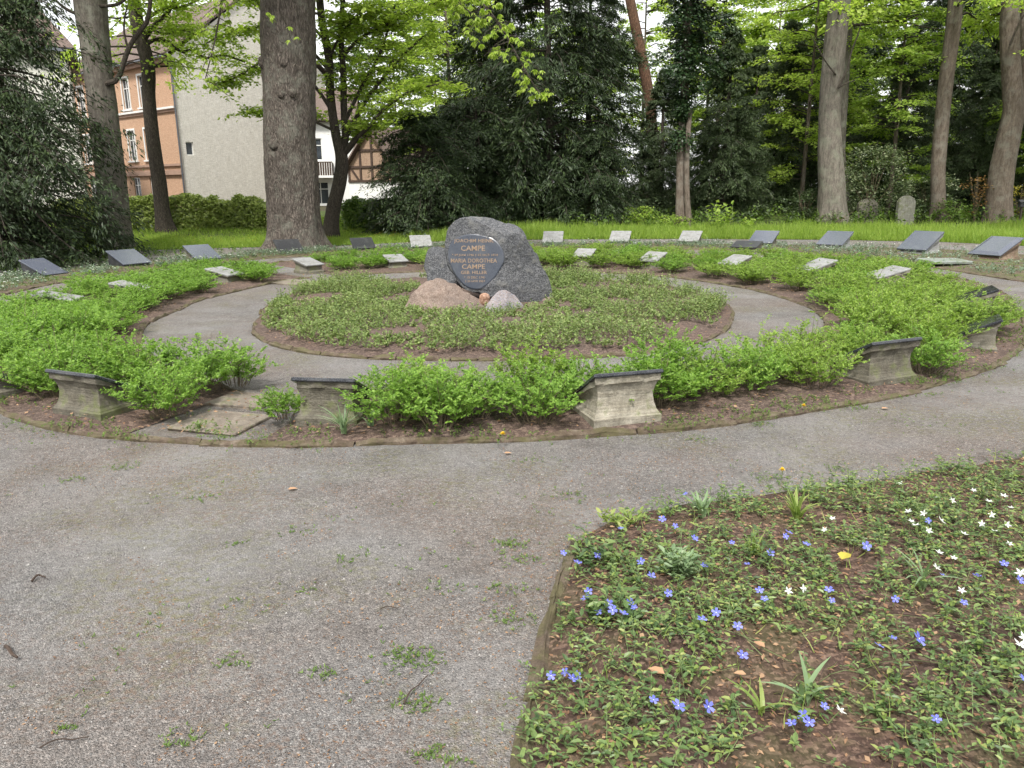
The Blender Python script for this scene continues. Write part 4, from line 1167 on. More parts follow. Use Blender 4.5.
bz = lambda px, py: float(bedz(np.array([G(px, py)[0]]), np.array([G(px, py)[1]]))[0])
fallen(293, 491, .055, 'tan_leaf', 'single orange brown leaf lying on the gravel below the front grey stone', .4)
fallen(842, 582, .085, 'yellow_leaf', 'bright yellow leaf lying on the periwinkle bed', .9, bz(842, 582) + .055)
fallen(655, 697, .06, 'tan_leaf', 'large tan leaf near the lower left of the periwinkle bed', 2.5, bz(655, 697) + .03)
fallen(757, 672, .045, 'tan_leaf', 'narrow rust coloured leaf in the middle of the periwinkle bed', 2.2, bz(757, 672) + .04)
fallen(738, 700, .04, 'tan_leaf', 'small tan leaf lower centre of the periwinkle bed', 2.9, bz(738, 700) + .04)
fallen(508, 455, .05, 'tan_leaf', 'pale leaf at the kerb by the yellow dandelion', .2)
fallen(885, 410, .06, 'tan_leaf', 'pale leaf on the gravel below the right black lidded stones', .2)


def curve_twig(pxs, rad, label, z=.008):
    P = np.array([G(*q) for q in pxs]); c = P[0].copy(); P = smooth_path(P - c, 10); P[:, 2] = z + .01 * np.abs(np.sin(np.linspace(0, 5, 10)))
    mb = MB(); tube(mb, P, rad * np.linspace(1.1, .6, 10), 5)
    o = mb.build('twig', M['twig'], loc=(c[0], c[1], 0)); return tag(o, label, 'twig')


curve_twig([(6, 648), (12, 656), (18, 662)], .007, 'short thick dark stick on the gravel at the left edge')
curve_twig([(32, 583), (40, 578), (46, 581)], .005, 'small crooked stick on the gravel, upper left')
curve_twig([(40, 750), (60, 744), (90, 742)], .0025, 'thin twig on the gravel at the lower left corner')
curve_twig([(404, 706), (412, 694), (428, 680)], .003, 'thin dark twig left of the bed kerb')
curve_twig([(380, 611), (392, 610), (404, 611)], .002, 'short straight twig in the middle of the gravel')


def dandelion(px, py, label, z):
    g = G(px, py); root = empty('dandelion', (g[0], g[1], z), label, 'dandelion'); rng = np.random.RandomState(int(px)); mb = MB(); n = 60
    a = rng.rand(n) * 6.3; e = rng.uniform(0, 1.3, n)
    leaves(mb, np.tile([0, 0, .05], (n, 1)), np.stack([np.cos(a) * np.cos(e), np.sin(a) * np.cos(e), np.sin(e)], -1), np.tile([.1, 0, 1.], (n, 1)), .02, .006, shape='quad'); mb.build('flower_head', M['yellow_petal'], root)
    mb = MB(); tube(mb, [(0, 0, 0), (.004, 0, .03), (0, 0, .05)], .002, 4); mb.build('stalk', M['green_stem'], root)


dandelion(503, 449, 'yellow dandelion on the kerb in front of the bare soil gap', .05)
dandelion(803, 414, 'yellow dandelion by the kerb below the right shrubs', .01)
dandelion(781, 482, 'yellow dandelion at the far edge of the periwinkle bed', .02)

# weeds and blossom debris on gravel
r = np.random.RandomState(71)
def gravel_mask(x, y):
    t = np.arctan2(y - CY, x - CX); d = np.hypot(x - CX, y - CY)
    inring = (d < R_out(t) + .06) & ~((d < R_in(t) - .05) & (d > R_cen(t) + .05))
    return ~inring & ~inpoly(x, y, bed_poly)
n = 70000; y = 1.2 + 5.5 * r.rand(n) ** 1.2; x = r.uniform(-5, 4, n); k = gravel_mask(x, y); x, y = x[k], y[k]
cl = hfun(x, y, 1.3, 30) + .6 * hfun(x, y, 5, 31)
k = (cl > .14) | (r.rand(len(x)) < np.clip(1.0 - dist_poly(x, y, bed_poly) / .5, 0, 1) ** 1.3); litter('blossom_litter', x[k], y[k], .004 + .004 * r.rand(k.sum()), .011, 'dead_leaf', 72, 'tiny brown blossom scales drifted over the gravel')
# chips of stone standing out of the gravel near the viewer
n = 42000; y = 1.4 + 4.0 * r.rand(n) ** 1.4; x = r.uniform(-3, 2.5, n); k = gravel_mask(x, y); x, y = x[k], y[k]; n = len(x)
s = .0015 + .004 * r.rand(n) ** 3; tet = np.array([(1, 0, -.4), (-.5, .86, -.4), (-.5, -.86, -.4), (.2, .2, .8), (-.4, .1, .7)]); a = r.rand(n) * 6.3
v = np.repeat(tet[None], n, 0) * r.uniform(.7, 1.3, (n, 5, 1)); v = rot_about_z(v, a[:, None]) * s[:, None, None] + np.stack([x, y, .0025 + 0 * x], -1)[:, None]
m_, nt = new_mat('chip'); nn_ = N(nt); g_ = nn_('ShaderNodeNewGeometry'); nn_.out(nn_.ramp(g_.outputs['Random Per Island'], [(0, (.09, .085, .085)), (.5, (.17, .165, .16)), (.9, (.27, .26, .25)), (1, (.40, .39, .37))]), .85, None, .25); M['chip'] = m_
f = np.concatenate([np.arange(n)[:, None] * 5 + np.array([q]) for q in ((0, 1, 3), (1, 4, 3), (1, 2, 4), (2, 0, 3), (2, 3, 4))])
tag(MB().add(v.reshape(-1, 3), f).build('gravel_chips', M['chip']), 'loose grey stone chips on the gravel', kind='stuff')
# little weeds
wx = []; wy = []
spots = [(123, 467, 30, .05), (205, 497, 20, .05), (410, 655, 45, .05), (420, 661, 40, .05), (238, 662, 20, .03), (325, 672, 22, .03), (235, 545, 14, .03), (450, 588, 18, .04), (512, 545, 50, .05), (520, 560, 30, .05), (480, 440, 30, .04), (70, 480, 20, .05), (570, 495, 26, .05), (310, 590, 10, .03), (60, 730, 10, .02), (440, 758, 40, .04), (415, 705, 40, .04), (505, 590, 30, .05), (515, 620, 40, .05), (180, 742, 20, .03), (770, 478, 40, .06), (700, 440, 30, .05), (760, 425, 30, .05), (855, 408, 30, .06), (930, 395, 30, .07), (845, 470, 30, .06), (535, 460, 20, .06), (300, 530, 20, .05), (350, 560, 20, .05)]
for (px, py, n, s) in spots:
    g = G(px, py); wx.append(g[0] + r.normal(0, s, n)); wy.append(g[1] + r.normal(0, s * .7, n))
# moss-green film: scattered tiny weeds in faint patches
n = 7000; y = 2 + 5.2 * r.rand(n); x = r.uniform(-5, 5, n); k = gravel_mask(x, y); x, y = x[k], y[k]; k = hfun(x, y, 1.6, 44) + .7 * hfun(x, y, 7, 45) > .42
wx.append(x[k]); wy.append(y[k]); wx = np.concatenate(wx); wy = np.concatenate(wy); n = len(wx)
mb = MB()
for q in range(4):
    a = r.rand(n) * 6.3
    leaves(mb, np.stack([wx, wy, .003 + 0 * wx], -1), np.stack([np.cos(a), np.sin(a), r.uniform(.1, 1.0, n)], -1), np.array([0, 0, 1]) + r.normal(0, .3, (n, 3)), r.uniform(.008, .022, n), .005, shape='quad')
tag(mb.build('gravel_weeds', M['mid']), 'small weeds sprouting in the gravel', kind='stuff')
# weeds along the kerb and front soil
n = 4200; th = r.uniform(-PI * .95, -.1, n); rr = R_out(th) + r.normal(-.12, .16, n); x, y = CX + rr * np.cos(th), CY + rr * np.sin(th); k = hfun(x, y, 2.5, 60) > -.02
o = cover('kerb_weeds', np.stack([x[k], y[k], .035 + 0 * x[k]], -1), 'mid', .016, .009, .035, 6, 61, stems=False, lean=1.1); tag(o, 'small weeds along the ring kerb')

# ------------------------------------------------------------------ lawn grass
r = np.random.RandomState(81)
n = 280000
x = r.uniform(-19, 23, n); y = LY(x) + .02 + (32 - LY(x)) * r.rand(n) ** 1.35
right = x > -3.2
# behind a viewer-right line the lawn ends at the wood
k = (np.where(right, y < 27.2 + 1.0 * hfun(x, y * 0, .4, 5), True)) & ~((x < -8.2) & (y < 21.5)) & (r.rand(n) < np.where(y > 26, .5, 1))
x, y = x[k], y[k]; n = len(x); right = x > -3.2
cl = hfun(x, y, .6, 82)
h = np.where(right, .30 + .16 * cl, .15 + .08 * cl) * r.uniform(.5, 1.2, n) * np.clip((y - LY(x)) / .8 + .45, .4, 1)
mb = MB(); leaves(mb, np.stack([x, y, tz(x, y)], -1), np.stack([r.normal(0, .28, n), r.normal(0, .28, n), np.ones(n)], -1), np.stack([r.normal(0, 1, n), r.normal(0, 1, n), np.zeros(n)], -1), h, .011 + .006 * r.rand(n), shape='blade', curl=.12)
tag(mb.build('lawn_grass', M['lawn']), 'long fresh green grass of the lawn behind the ring', kind='stuff')
k = r.permutation(n)[:6000]; k = k[(x[k] < -3.5) & (cl[k] > -.3)][:900]
mb = MB(); a = r.rand(len(k)) * 6
leaves(mb, np.stack([x[k], y[k], tz(x[k], y[k]) + .2], -1), np.stack([np.cos(a), np.sin(a), 0 * a], -1), np.tile([0, 0, 1.], (len(k), 1)), .045, .04, shape='quad')
tag(mb.build('yellow_lawn_flowers', M['yellow_petal']), 'yellow flowers dotted over the left lawn', kind='stuff')

# ------------------------------------------------------------------ trees
def trunk(mb, pts, rad, n=24, rows=60, flare=0.0, seed=0, rough=.04, lobes=5, cap=False):
    pts = np.asarray(pts, float); q = np.c_[pts, np.asarray(rad, float) * np.ones(len(pts))]
    s = smooth_path(q, rows); P, R = s[:, :3], s[:, 3]
    base = P[0, 2]
    def mod(rr, a, pp):
        z = (pp[:, 2] - base)[:, None]
        fl = flare * np.exp(-z / .35) * (1 + .45 * np.sin(a * lobes + seed)[None] + .25 * np.sin(a * (lobes * 2 - 3) + seed * 2)[None])
        rdg = .35 * rough * np.sin(a * 11 + 1.5 * np.sin(z * 1.1 + seed)) + .25 * rough * np.sin(a * 19 + 2 * np.sin(z * 1.7))
        nz = np.zeros_like(rr)
        for i_ in range(rr.shape[0]):
            for j_ in range(rr.shape[1]):
                nz[i_, j_] = mnoise.fractal(Vector((math.cos(a[j_]) * 1.6, math.sin(a[j_]) * 1.6, pp[i_, 2] * .9 + seed * 5)), .8, 2, 3)
        return rr * (1 + fl + rdg + rough * 1.3 * nz)
    tube(mb, P, R, n, cap, 0, mod)


def crown(seed, tfun, H0, H1, prof, nbr, nsub, nleaf, L, W, rise=.3, droop=.5, hang=.3, zpow=1.0, subl=(.2, .4), limb=.03, hangdir=.0, flat=.35, leafshape='quad', az0=None, tmin=.25, jitter=.06, base=(0, 0, 0), lm=None, tm=None, twigs=True):
    r = np.random.RandomState(seed); lm = lm or MB(); tm = tm or MB()
    z = H0 + (H1 - H0) * r.rand(nbr) ** zpow; az = r.rand(nbr) * 2 * PI if az0 is None else r.uniform(az0[0], az0[1], nbr)
    Lb = np.array([prof((q - H0) / (H1 - H0)) for q in z]) * r.uniform(.6, 1.08, nbr)
    o = np.stack([np.cos(az), np.sin(az), 0 * az], -1); T0 = np.array([tfun(q) for q in z])
    rz_ = rise * r.uniform(.5, 1.4, nbr); dr = droop * r.uniform(.6, 1.3, nbr)
    pb = lambda t, i: T0[i] + o[i] * (Lb[i] * t)[:, None] + np.array([0, 0, 1.]) * (Lb[i] * (rz_[i] * t - dr[i] * t ** 2))[:, None]
    tt = np.linspace(0, 1, 5)
    for i_ in range(nbr):
        p = pb(tt, np.full(5, i_)); p[1:] += r.normal(0, .02 * Lb[i_], (4, 3))
        rr0 = limb * (.4 + .6 * Lb[i_] / max(Lb)); tube(tm, p, np.linspace(rr0, rr0 * .2, 5), 4, False)
    ib = np.repeat(np.arange(nbr), nsub); ts = r.uniform(tmin, 1, len(ib)); p0 = pb(ts, ib)
    sa = np.where(r.rand(len(ib)) < .5, 1, -1) * r.uniform(.3, 1.3, len(ib)); ds = rot_about_z(o[ib], sa) + np.stack([0 * ts, 0 * ts, r.normal(0, flat, len(ib)) - hangdir], -1); ds = nrm(ds)
    ls = np.maximum(Lb[ib] * r.uniform(subl[0], subl[1], len(ib)) * (1.15 - .5 * ts), .15)
    if twigs:
        k = np.arange(len(ib))[::2]; a, b = p0[k], p0[k] + ds[k] * ls[k][:, None] - np.array([0, 0, 1.]) * (hang * ls[k])[:, None]
        sd = nrm(np.cross(b - a, [0.3, .2, 1.])) * limb * .14; sd2 = nrm(np.cross(b - a, sd)) * limb * .14
        v = np.stack([a - sd, a + sd, a + sd2 * 1.5, b], 1).reshape(-1, 3)
        kk = np.arange(len(k))[:, None] * 4
        tm.add(v, np.concatenate([kk + np.array([q]) for q in ((0, 1, 3), (1, 2, 3), (2, 0, 3))]))
    il = np.repeat(np.arange(len(ib)), nleaf); u = r.rand(len(il)); l_ = ls[il][:, None]
    pos = p0[il] + ds[il] * l_ * u[:, None] - np.array([0, 0, 1.]) * (hang * ls[il] * u ** 2)[:, None] + r.normal(0, 1, (len(il), 3)) * np.array([1, 1, .5]) * jitter * (1 + l_)
    sgn = np.where(r.rand(len(il)) < .5, 1, -1)
    ld = nrm(ds[il] + rot_about_z(ds[il], sgn * 1.1) * r.uniform(.2, 1, len(il))[:, None]); ld[:, 2] += -hang * r.uniform(0, 1.2, len(il)) + r.normal(0, .25, len(il))
    up = np.array([0, 0, 1.]) + r.normal(0, .45, (len(il), 3))
    s = r.uniform(.6, 1.3, len(il))
    leaves(lm, pos, ld, up, L * s, W * s, shape=leafshape, curl=.15)
    return lm, tm


def tree(name, loc, label, parts, group=None, rz=0, cat='tree'):
    root = empty(name, tuple(loc), label, cat, group, rz)
    for nm, mb, mats, sm in parts:
        if mb is None: continue
        if isinstance(mb, MB): mb.build(nm, mats, root, smooth=sm)
        else:
            o = bpy.data.objects.new(nm, mb); COL.objects.link(o); o.parent = root
    return root


def rel(px_list, Y, base):
    """pixel path at distance Y relative to base"""
    return np.array([V(a, b, Y) - base for a, b in px_list])


# --- big old trunk left of centre, with a low bough reaching to the right
Y = 21.6; b = G(293, 250); Y = b[1] + .3; b = T(293, Y)
P = rel([(296, 254), (293, 200), (290, 150), (289.5, 100), (288.5, 50), (288, 0), (288, -80), (292, -200), (300, -320)], Y, b); P[0, 2] = -.1
pxr = Y / F
mb = MB(); trunk(mb, P, np.array([26, 25, 24.5, 24, 24, 24.5, 25, 20, 12]) * pxr, 64, 110, .42, 2, .045, 5)
rk = np.random.RandomState(4)
for (kx, ky, kr) in [(267, 64, 6), (292, 66, 5), (288, 97, 4), (299, 96, 4), (281, 146, 5), (291, 45, 4)]:
    c = V(kx, ky, Y) - b; c[1] -= 24 * pxr * (.95 if 270 < kx < 305 else .35)
    u_, v_ = np.meshgrid(np.linspace(0, 2 * PI, 12), np.linspace(0, PI, 8), indexing='ij')
    s_ = np.stack([np.cos(u_) * np.sin(v_), np.sin(u_) * np.sin(v_) * .7, np.cos(v_) * 1.1], -1).reshape(-1, 3) * kr * pxr * .9
    i_ = np.arange(11)[:, None] * 8; j_ = np.arange(7)[None]
    mb.add(s_ * (1 + .15 * rk.rand(len(s_), 1)) + c, np.stack([i_ + j_, i_ + j_ + 1, i_ + 9 + j_, i_ + 8 + j_], -1).reshape(-1, 4))
lm = MB(); tm = MB()
def chestnut_bough(path_px, Yp, n, L, seed, thick=.06):
    Pb = smooth_path(np.array([V(a, c, y_) - b for (a, c), y_ in zip(path_px, Yp)]), 16); tube(tm, Pb, np.linspace(thick, .012, 16), 8, False)
    r = np.random.RandomState(seed); pos = []; D = []; U = []; LL = []
    for k in range(n):
        t = r.uniform(.35, 1) * 15; i0 = int(min(14, t)); p = Pb[i0] + (Pb[i0 + 1] - Pb[i0]) * (t - i0)
        az = r.rand() * 6.3; l = r.uniform(.2, .9); e = p + np.array([math.cos(az) * l, math.sin(az) * l, -l * r.uniform(0, .8)])
        tube(tm, [p, (p + e) / 2 + np.array([0, 0, .05]), e], [.012, .009, .006], 3, False)
        for c_ in range(3):
            e2 = p + (e - p) * r.uniform(.5, 1) + r.normal(0, .08, 3)
            az2 = r.rand() * 6.3
            for q in range(7):      # palmate: seven hanging leaflets
                a = az2 + (q - 3) * .55; el = -r.uniform(.35, .9)
                pos.append(e2); D.append((math.cos(a) * math.cos(el), math.sin(a) * math.cos(el), math.sin(el))); U.append((math.cos(a) * .5, math.sin(a) * .5, 1)); LL.append(L * (1 - .1 * abs(q - 3)) * r.uniform(.8, 1.15))
    leaves(lm, np.array(pos), np.array(D), np.array(U), np.array(LL), np.array(LL) * .42, 0, .12, .2)
chestnut_bough([(300, -120), (380, -90), (450, -30), (500, 25), (525, 70), (540, 95)], [Y, Y - .5, Y - 1, Y - 1.5, Y - 2, Y - 2], 85, .17, 11)
chestnut_bough([(300, -110), (370, -80), (420, -30), (455, 0), (480, 20)], [Y, Y + .5, Y, Y - .5, Y - .5], 40, .17, 12)
chestnut_bough([(285, -90), (283, -40), (278, 5), (279, 30)], [Y, Y - 1.2, Y - 2, Y - 2.2], 5, .16, 13, .02)
chestnut_bough([(288, -100), (250, -60), (225, -10), (215, 40), (205, 80)], [Y, Y - .6, Y - 1, Y - 1, Y - 1], 26, .15, 14)
H_ = P[-1, 2]
crown(15, lambda z: np.array([np.interp(z, P[:, 2], P[:, 0]), np.interp(z, P[:, 2], P[:, 1]), z]), 8.2, 14, lambda t: 4.6 * (1 - .5 * t), 34, 16, 22, .2, .12, .35, .35, .35, lm=lm, tm=tm, limb=.10)
tree('chestnut_tree', b, 'massive old trunk with deeply furrowed bark in front of the lawn, left of the boulder', [('trunk', mb, M['bark_oak'], True), ('branches', tm, M['bark_dark'], False), ('crown', lm, M['lime'], False)])

# --- left grey trunk behind the yew, with an elbowed bough
Y = 23.0; b = T(117, Y); pxr = Y / F
P = rel([(117, 240), (112, 190), (104, 120), (97, 60), (90, 0), (86, -80), (84, -200)], Y, b); P[0, 2] = -.1
mb = MB(); trunk(mb, P, np.array([14, 13.5, 13, 12.5, 14, 12, 8]) * pxr, 40, 70, .25, 5, .04)
tm = MB(); lm = MB()
for pts, w0, w1 in (([(106, 84), (117, 80), (122, 68), (128, 50), (136, 36), (146, 24), (150, 5), (148, -30)], 2.6, 1.6), ([(96, 10), (84, 14), (72, 12), (62, 6), (50, -6)], 2, 1), ([(92, 5), (105, 6), (118, 4), (135, -12)], 1.6, 1.2), ([(128, 50), (124, 30), (127, 5)], 1.2, .6), ([(120, 70), (132, 62), (140, 64)], 1, .5)):
    q = smooth_path(rel(pts, Y - .2, b), 14); tube(tm, q, np.linspace(w0, w1, 14) * pxr, 8, False)
crown(21, lambda z: np.array([np.interp(z, P[:, 2], P[:, 0]), 0, z]), 7.5, 12, lambda t: 4 * (1 - .5 * t), 26, 14, 20, .13, .1, .3, .3, .2, lm=lm, tm=tm, limb=.06)
tree('lime_tree', b, 'thick grey trunk rising behind the dark yew at the far left', [('trunk', mb, M['bark_grey'], True), ('branches', tm, M['bark_dark'], False), ('crown', lm, M['lime'], False)])

# --- slender leaning tree before the orange house
Y = 27.5; b = T(165, Y); pxr = Y / F
P = rel([(167, 236), (163, 215), (159, 180), (153, 140), (149, 100), (147, 60), (139, 32), (134, 0), (130, -80)], Y, b); P[0, 2] = -.1
mb = MB(); trunk(mb, P, np.array([8.5, 7.2, 6.6, 6.2, 5.8, 6, 6, 5.5, 4]) * pxr, 24, 70, .3, 3, .05)
tm = MB(); lm = MB()
for pts, w0, w1 in (([(147, 44), (160, 38), (172, 45), (180, 52), (192, 50), (204, 58), (222, 55), (245, 62)], 1.8, .8), ([(149, 62), (143, 48), (152, 28), (168, 12), (180, -10)], 2.4, 1.6), ([(152, 30), (166, 34), (182, 30), (200, 36)], 1.2, .6), ([(146, 20), (160, 10), (185, 6), (210, -8)], 1.6, .8)):
    q = smooth_path(rel(pts, Y, b), 14); tube(tm, q, np.linspace(w0, w1, 14) * pxr, 6, False)
    r = np.random.RandomState(int(pts[0][0] + w0 * 10)); n = 1300
    c = q[r.randint(4, 14, n)]; a = r.rand(n) * 6.3
    pos = c + r.normal(0, 1, (n, 3)) * np.array([.35, .5, .13]) + np.array([0, 0, .05])
    leaves(lm, pos, np.stack([np.cos(a), np.sin(a), r.normal(-.1, .3, n)], -1), np.array([0, 0, 1.]) + r.normal(0, .4, (n, 3)), r.uniform(.07, .13, n), r.uniform(.06, .1, n), shape='quad')
crown(23, lambda z: np.array([np.interp(z, P[:, 2], P[:, 0]), 0, z]), 5.4, 11, lambda t: 3.6 * (1 - .5 * t), 34, 12, 16, .12, .1, .3, .4, .2, lm=lm, tm=tm, limb=.04)
tree('maple_tree', b, 'slender dark leaning trunk in front of the orange house', [('trunk', mb, M['bark_dark'], True), ('branches', tm, M['bark_dark'], False), ('crown', lm, M['lime'], False)])

# --- forked maple right of the big trunk, bright spreading leaves
Y = 25.5; b = T(331, Y); pxr = Y / F
P = rel([(330, 234), (333, 210), (340, 180), (342, 160), (336, 135), (331, 100), (329, 60), (322, 20), (318, -30), (316, -120)], Y, b); P[0, 2] = -.1
mb = MB(); trunk(mb, P, np.array([8, 6.6, 6.2, 6, 4.4, 4, 3.6, 3.4, 3.2, 2.4]) * pxr, 24, 70, .3, 4, .05)
tm = MB(); lm = MB()
tips = []
for pts, w0, w1, dy in (([(341, 158), (345, 140), (344, 110), (343, 70), (341, 30), (345, -20)], 4, 2, 0), ([(340, 160), (352, 142), (368, 128), (385, 108), (405, 94), (428, 86), (448, 84)], 2.4, .8, -.8), ([(343, 145), (356, 118), (372, 92), (392, 68), (415, 44), (440, 25)], 2.2, .8, .6),
                        ([(346, 120), (360, 90), (378, 58), (388, 30), (395, 5)], 2, .8, -.4), ([(342, 158), (350, 150), (360, 136), (380, 118), (410, 112)], 1.4, .5, .8), ([(331, 110), (318, 90), (300, 72), (282, 60), (262, 62), (240, 75), (215, 86)], 2, .6, .9), ([(329, 70), (310, 50), (288, 34), (262, 28), (235, 30), (205, 44)], 1.8, .6, 1.2),
                        ([(333, 130), (316, 122), (300, 112), (280, 110), (255, 112)], 1.4, .5, .9), ([(329, 60), (338, 40), (352, 20), (372, 5)], 1.5, .6, -.8), ([(340, 60), (358, 40), (385, 25), (420, 8), (460, -5)], 1.6, .6, -.9), ([(325, 40), (300, 15), (270, 0), (235, -5)], 1.6, .6, 1)):
    k_ = len(pts); q = np.array([V(p_[0], p_[1], Y + dy * i_ / k_ * 1.6) - b for i_, p_ in enumerate(pts)]); q = smooth_path(q, 18)
    tube(tm, q, np.linspace(w0, w1, 18) * pxr, 6, False)
    r = np.random.RandomState(int(pts[-1][0] + pts[-1][1] * 3 + 400))
    for s_ in range(64):
        t = r.randint(6, 18); az = r.rand() * 6.3; l = r.uniform(.3, 1.0); d = np.array([math.cos(az), math.sin(az) , r.normal(-.05, .18)]); p0 = q[t]; e = p0 + d * l
        tube(tm, [p0, (p0 + e) / 2 + np.array([0, 0, .04]), e], [.012, .008, .004], 3, False)
        n = 30; u = r.rand(n); a = r.rand(n) * 6.3
        pos = p0 + d * (l * (.25 + .9 * u))[:, None] + r.normal(0, 1, (n, 3)) * np.array([.13, .13, .05])
        leaves(lm, pos, np.stack([np.cos(a), np.sin(a), r.normal(-.25, .3, n)], -1), np.array([0, 0, 1.]) + r.normal(0, .35, (n, 3)), r.uniform(.08, .16, n), r.uniform(.07, .12, n), shape='quad')
crown(25, lambda z: np.array([np.interp(z, P[:, 2], P[:, 0]), 0, z]), 6.5, 12, lambda t: 4.4 * (1 - .5 * t), 40, 12, 20, .12, .1, .3, .35, .2, lm=lm, tm=tm, limb=.05)
tree('maple_tree', b, 'forked dark tree with bright yellow green leaves right of the massive trunk', [('trunk', mb, M['bark_dark'], True), ('branches', tm, M['bark_dark'], False), ('crown', lm, M['lime'], False)])


# --- dark conifers
def yew_parts(seed, H, R, shape='cone', nbr=150, nsub=13, nleaf=26, L=.16, W=.035, z0=.25, mat='yew', droop=.55, hang=.55, trunk_r=.16, dens=1.0):
    pf = {'cone': lambda t: R * (1 - t) ** .75 * (1 if t > .05 else .9) + .2, 'round': lambda t: R * math.sqrt(max(0, 1 - (1.5 * t - .5) ** 2)) + .15, 'column': lambda t: R * (1 - t ** 3) * .95 + .2}[shape]
    lm, tm = crown(seed, lambda z: np.array([0, 0, z]), z0, H, pf, nbr, nsub, nleaf, L, W, .35, droop, hang, 1.15, (.22, .42), .035, .15, .3, tmin=.2, jitter=.05)
    mb = MB(); trunk(mb, [(0, 0, -.1), (.05, 0, H * .3), (0, .05, H * .65), (0, 0, H * .97)], [trunk_r * 1.2, trunk_r, trunk_r * .6, .02], 12, 24, .3, seed, .06)
    return [('trunk', mb.mesh('yew_trunk', M['bark_dark'], True), None, 0), ('branches', tm.mesh('yew_branches', M['bark_dark']), None, 0), ('crown', lm.mesh('yew_crown', M[mat]), None, 0)]


CT = {'A': yew_parts(201, 13, 3.4, 'column', 230, 15, 26, .20, .045), 'B': yew_parts(202, 9.5, 2.9, 'cone', 190, 15, 26, .17, .04, mat='yew_grey'), 'C': yew_parts(203, 3.9, 2.0, 'round', 150, 14, 24, .12, .035, z0=.1),
      'D': yew_parts(204, 12.5, 3.0, 'column', 190, 14, 24, .20, .045, mat='yew'), 'L': yew_parts(205, 8.5, 2.9, 'column', 260, 17, 26, .12, .034, z0=.1, droop=.6, hang=.7)}


def put_tree(key, px, Y, label, rz=0, s=1.0, name='yew_tree', group=None, lib=None):
    root = tree(name, T(px, Y), label, (lib or CT)[key], group, rz); root.scale = (s, s, s); return root


put_tree('L', 2, 18.4, 'dark feathery yew filling the left edge of the photo', .4, 1.05)
put_tree('L', -60, 22, 'dark yew cut by the left edge, behind the nearest yew', 2.4, 1.1)
put_tree('C', 428, 26.5, 'low rounded dark yew bush right of the half timbered house', .9, .98, 'yew_bush')
put_tree('C', 478, 29.5, 'rounded dark yew just behind the boulder', 2.9, 1.15, 'yew_bush')
put_tree('A', 548, 30.5, 'tallest dark drooping conifer, right behind the boulder', 1.2)
put_tree('D', 588, 33, 'dark conifer standing left of the leaning reddish trunk', 2.2, .82)
put_tree('D', 492, 34, 'dark conifer behind the rounded yew, left of the tallest conifer', 4.2, .9)
put_tree('C', 590, 29.2, 'low dark yew skirt at the right foot of the tallest conifer', 4.1, .85, 'yew_bush')
put_tree('B', 660, 33.5, 'grey green yew left of the ivy clad tree', 1.2, .6)
put_tree('B', 722, 30.5, 'grey green yew right of the ivy clad tree, nearest the lawn', 3.3, .72)
put_tree('B', 778, 33.5, 'grey green yew left of the large right trunk', 5.3, .78)
put_tree('B', 750, 36, 'grey green yew behind the two yews beside the ivy clad tree', .3, .72)
put_tree('D', 930, 36, 'dark conifer behind the leaning brown trunk', .7, .85)
put_tree('B', 895, 33, 'dark yew behind the old headstone', 2.0, .75)
put_tree('D', 1010, 36, 'dark conifer behind the twisted trunk at the right', 3.7, .9)
put_tree('B', 975, 32, 'lower dark yew between the leaning brown trunk and the twisted trunk', 4.6, .7)
put_tree('B', 1075, 31, 'dark yew beyond the right edge', 1.6, .95)
put_tree('D', 835, 40, 'dark conifer far behind the large right trunk', 5.2, .95)

# --- bright deciduous understory
def decid(seed, H, R, mat, nbr=70, nsub=9, nleaf=20, L=.13, W=.1, z0=1.6, bark='bark_brown', tr=.12):
    lean = np.random.RandomState(seed).normal(0, .25, 2)
    tf = lambda z: np.array([lean[0] * (z / H) ** 1.4, lean[1] * (z / H) ** 1.4, z])
    lm, tm = crown(seed, tf, z0, H, lambda t: R * (.55 + .75 * t - 1.0 * t * t) + .3, nbr, nsub, nleaf, L, W, .45, .4, .15, .9, (.25, .45), .035, .0, .12, jitter=.07)
    mb = MB(); zz = np.linspace(0, H, 6); trunk(mb, [tf(q) - np.array([0, 0, .1]) for q in zz], np.linspace(tr, .02, 6), 12, 30, .3, seed, .06)
    return [('trunk', mb.mesh('tree_trunk', M[bark], True), None, 0), ('branches', tm.mesh('tree_branches', M['bark_dark']), None, 0), ('crown', lm.mesh('tree_crown', M[mat]), None, 0)]


DT = {'a': decid(301, 11, 3.0, 'fresh', 80, 10, 22), 'b': decid(302, 12, 3.4, 'lime', 80, 10, 20), 'c': decid(303, 13, 3.8, 'mid', 110, 11, 24, .15, .12, 1.0), 'd': decid(304, 9, 2.6, 'fresh', 60, 9, 20, z0=1.4)}
pd = lambda key, px, Y, label, rz=0, s=1.0, name='young_maple', group=None: put_tree(key, px, Y, label, rz, s, name, group, DT)
pd('b', 800, 31.5, 'bright yellow green tree left of the large right trunk', .5, .85)
pd('a', 888, 30.6, 'bright green tree with layered leaves right of the large trunk', 2.5, .85)
pd('d', 765, 38, 'pale green tree glimpsed above the grey green yews', 1.1, 1.1)
pd('d', 1030, 30.5, 'light green young tree at the right edge behind the twisted trunk', 4.0, .8)
pd('a', 985, 38, 'green tree between the leaning brown and the twisted trunk', 5.5, 1.0)
pd('b', 455, 36, 'yellow green tree seen above the rounded yew bush', 3.1, 1.0)
pd('b', 712, 40, 'fresh green tree far behind the ivy clad tree', 5.0, 1.1)
pd('b', 640, 42, 'yellow green tree in the gap beside the leaning reddish trunk', 1.0, 1.0)
pd('b', 748, 43, 'yellow green tree above the lower grey green yews', 2.0, .9)
pd('d', 822, 36, 'light green tree between the pale tree and the large trunk', 2.2, 1.15)
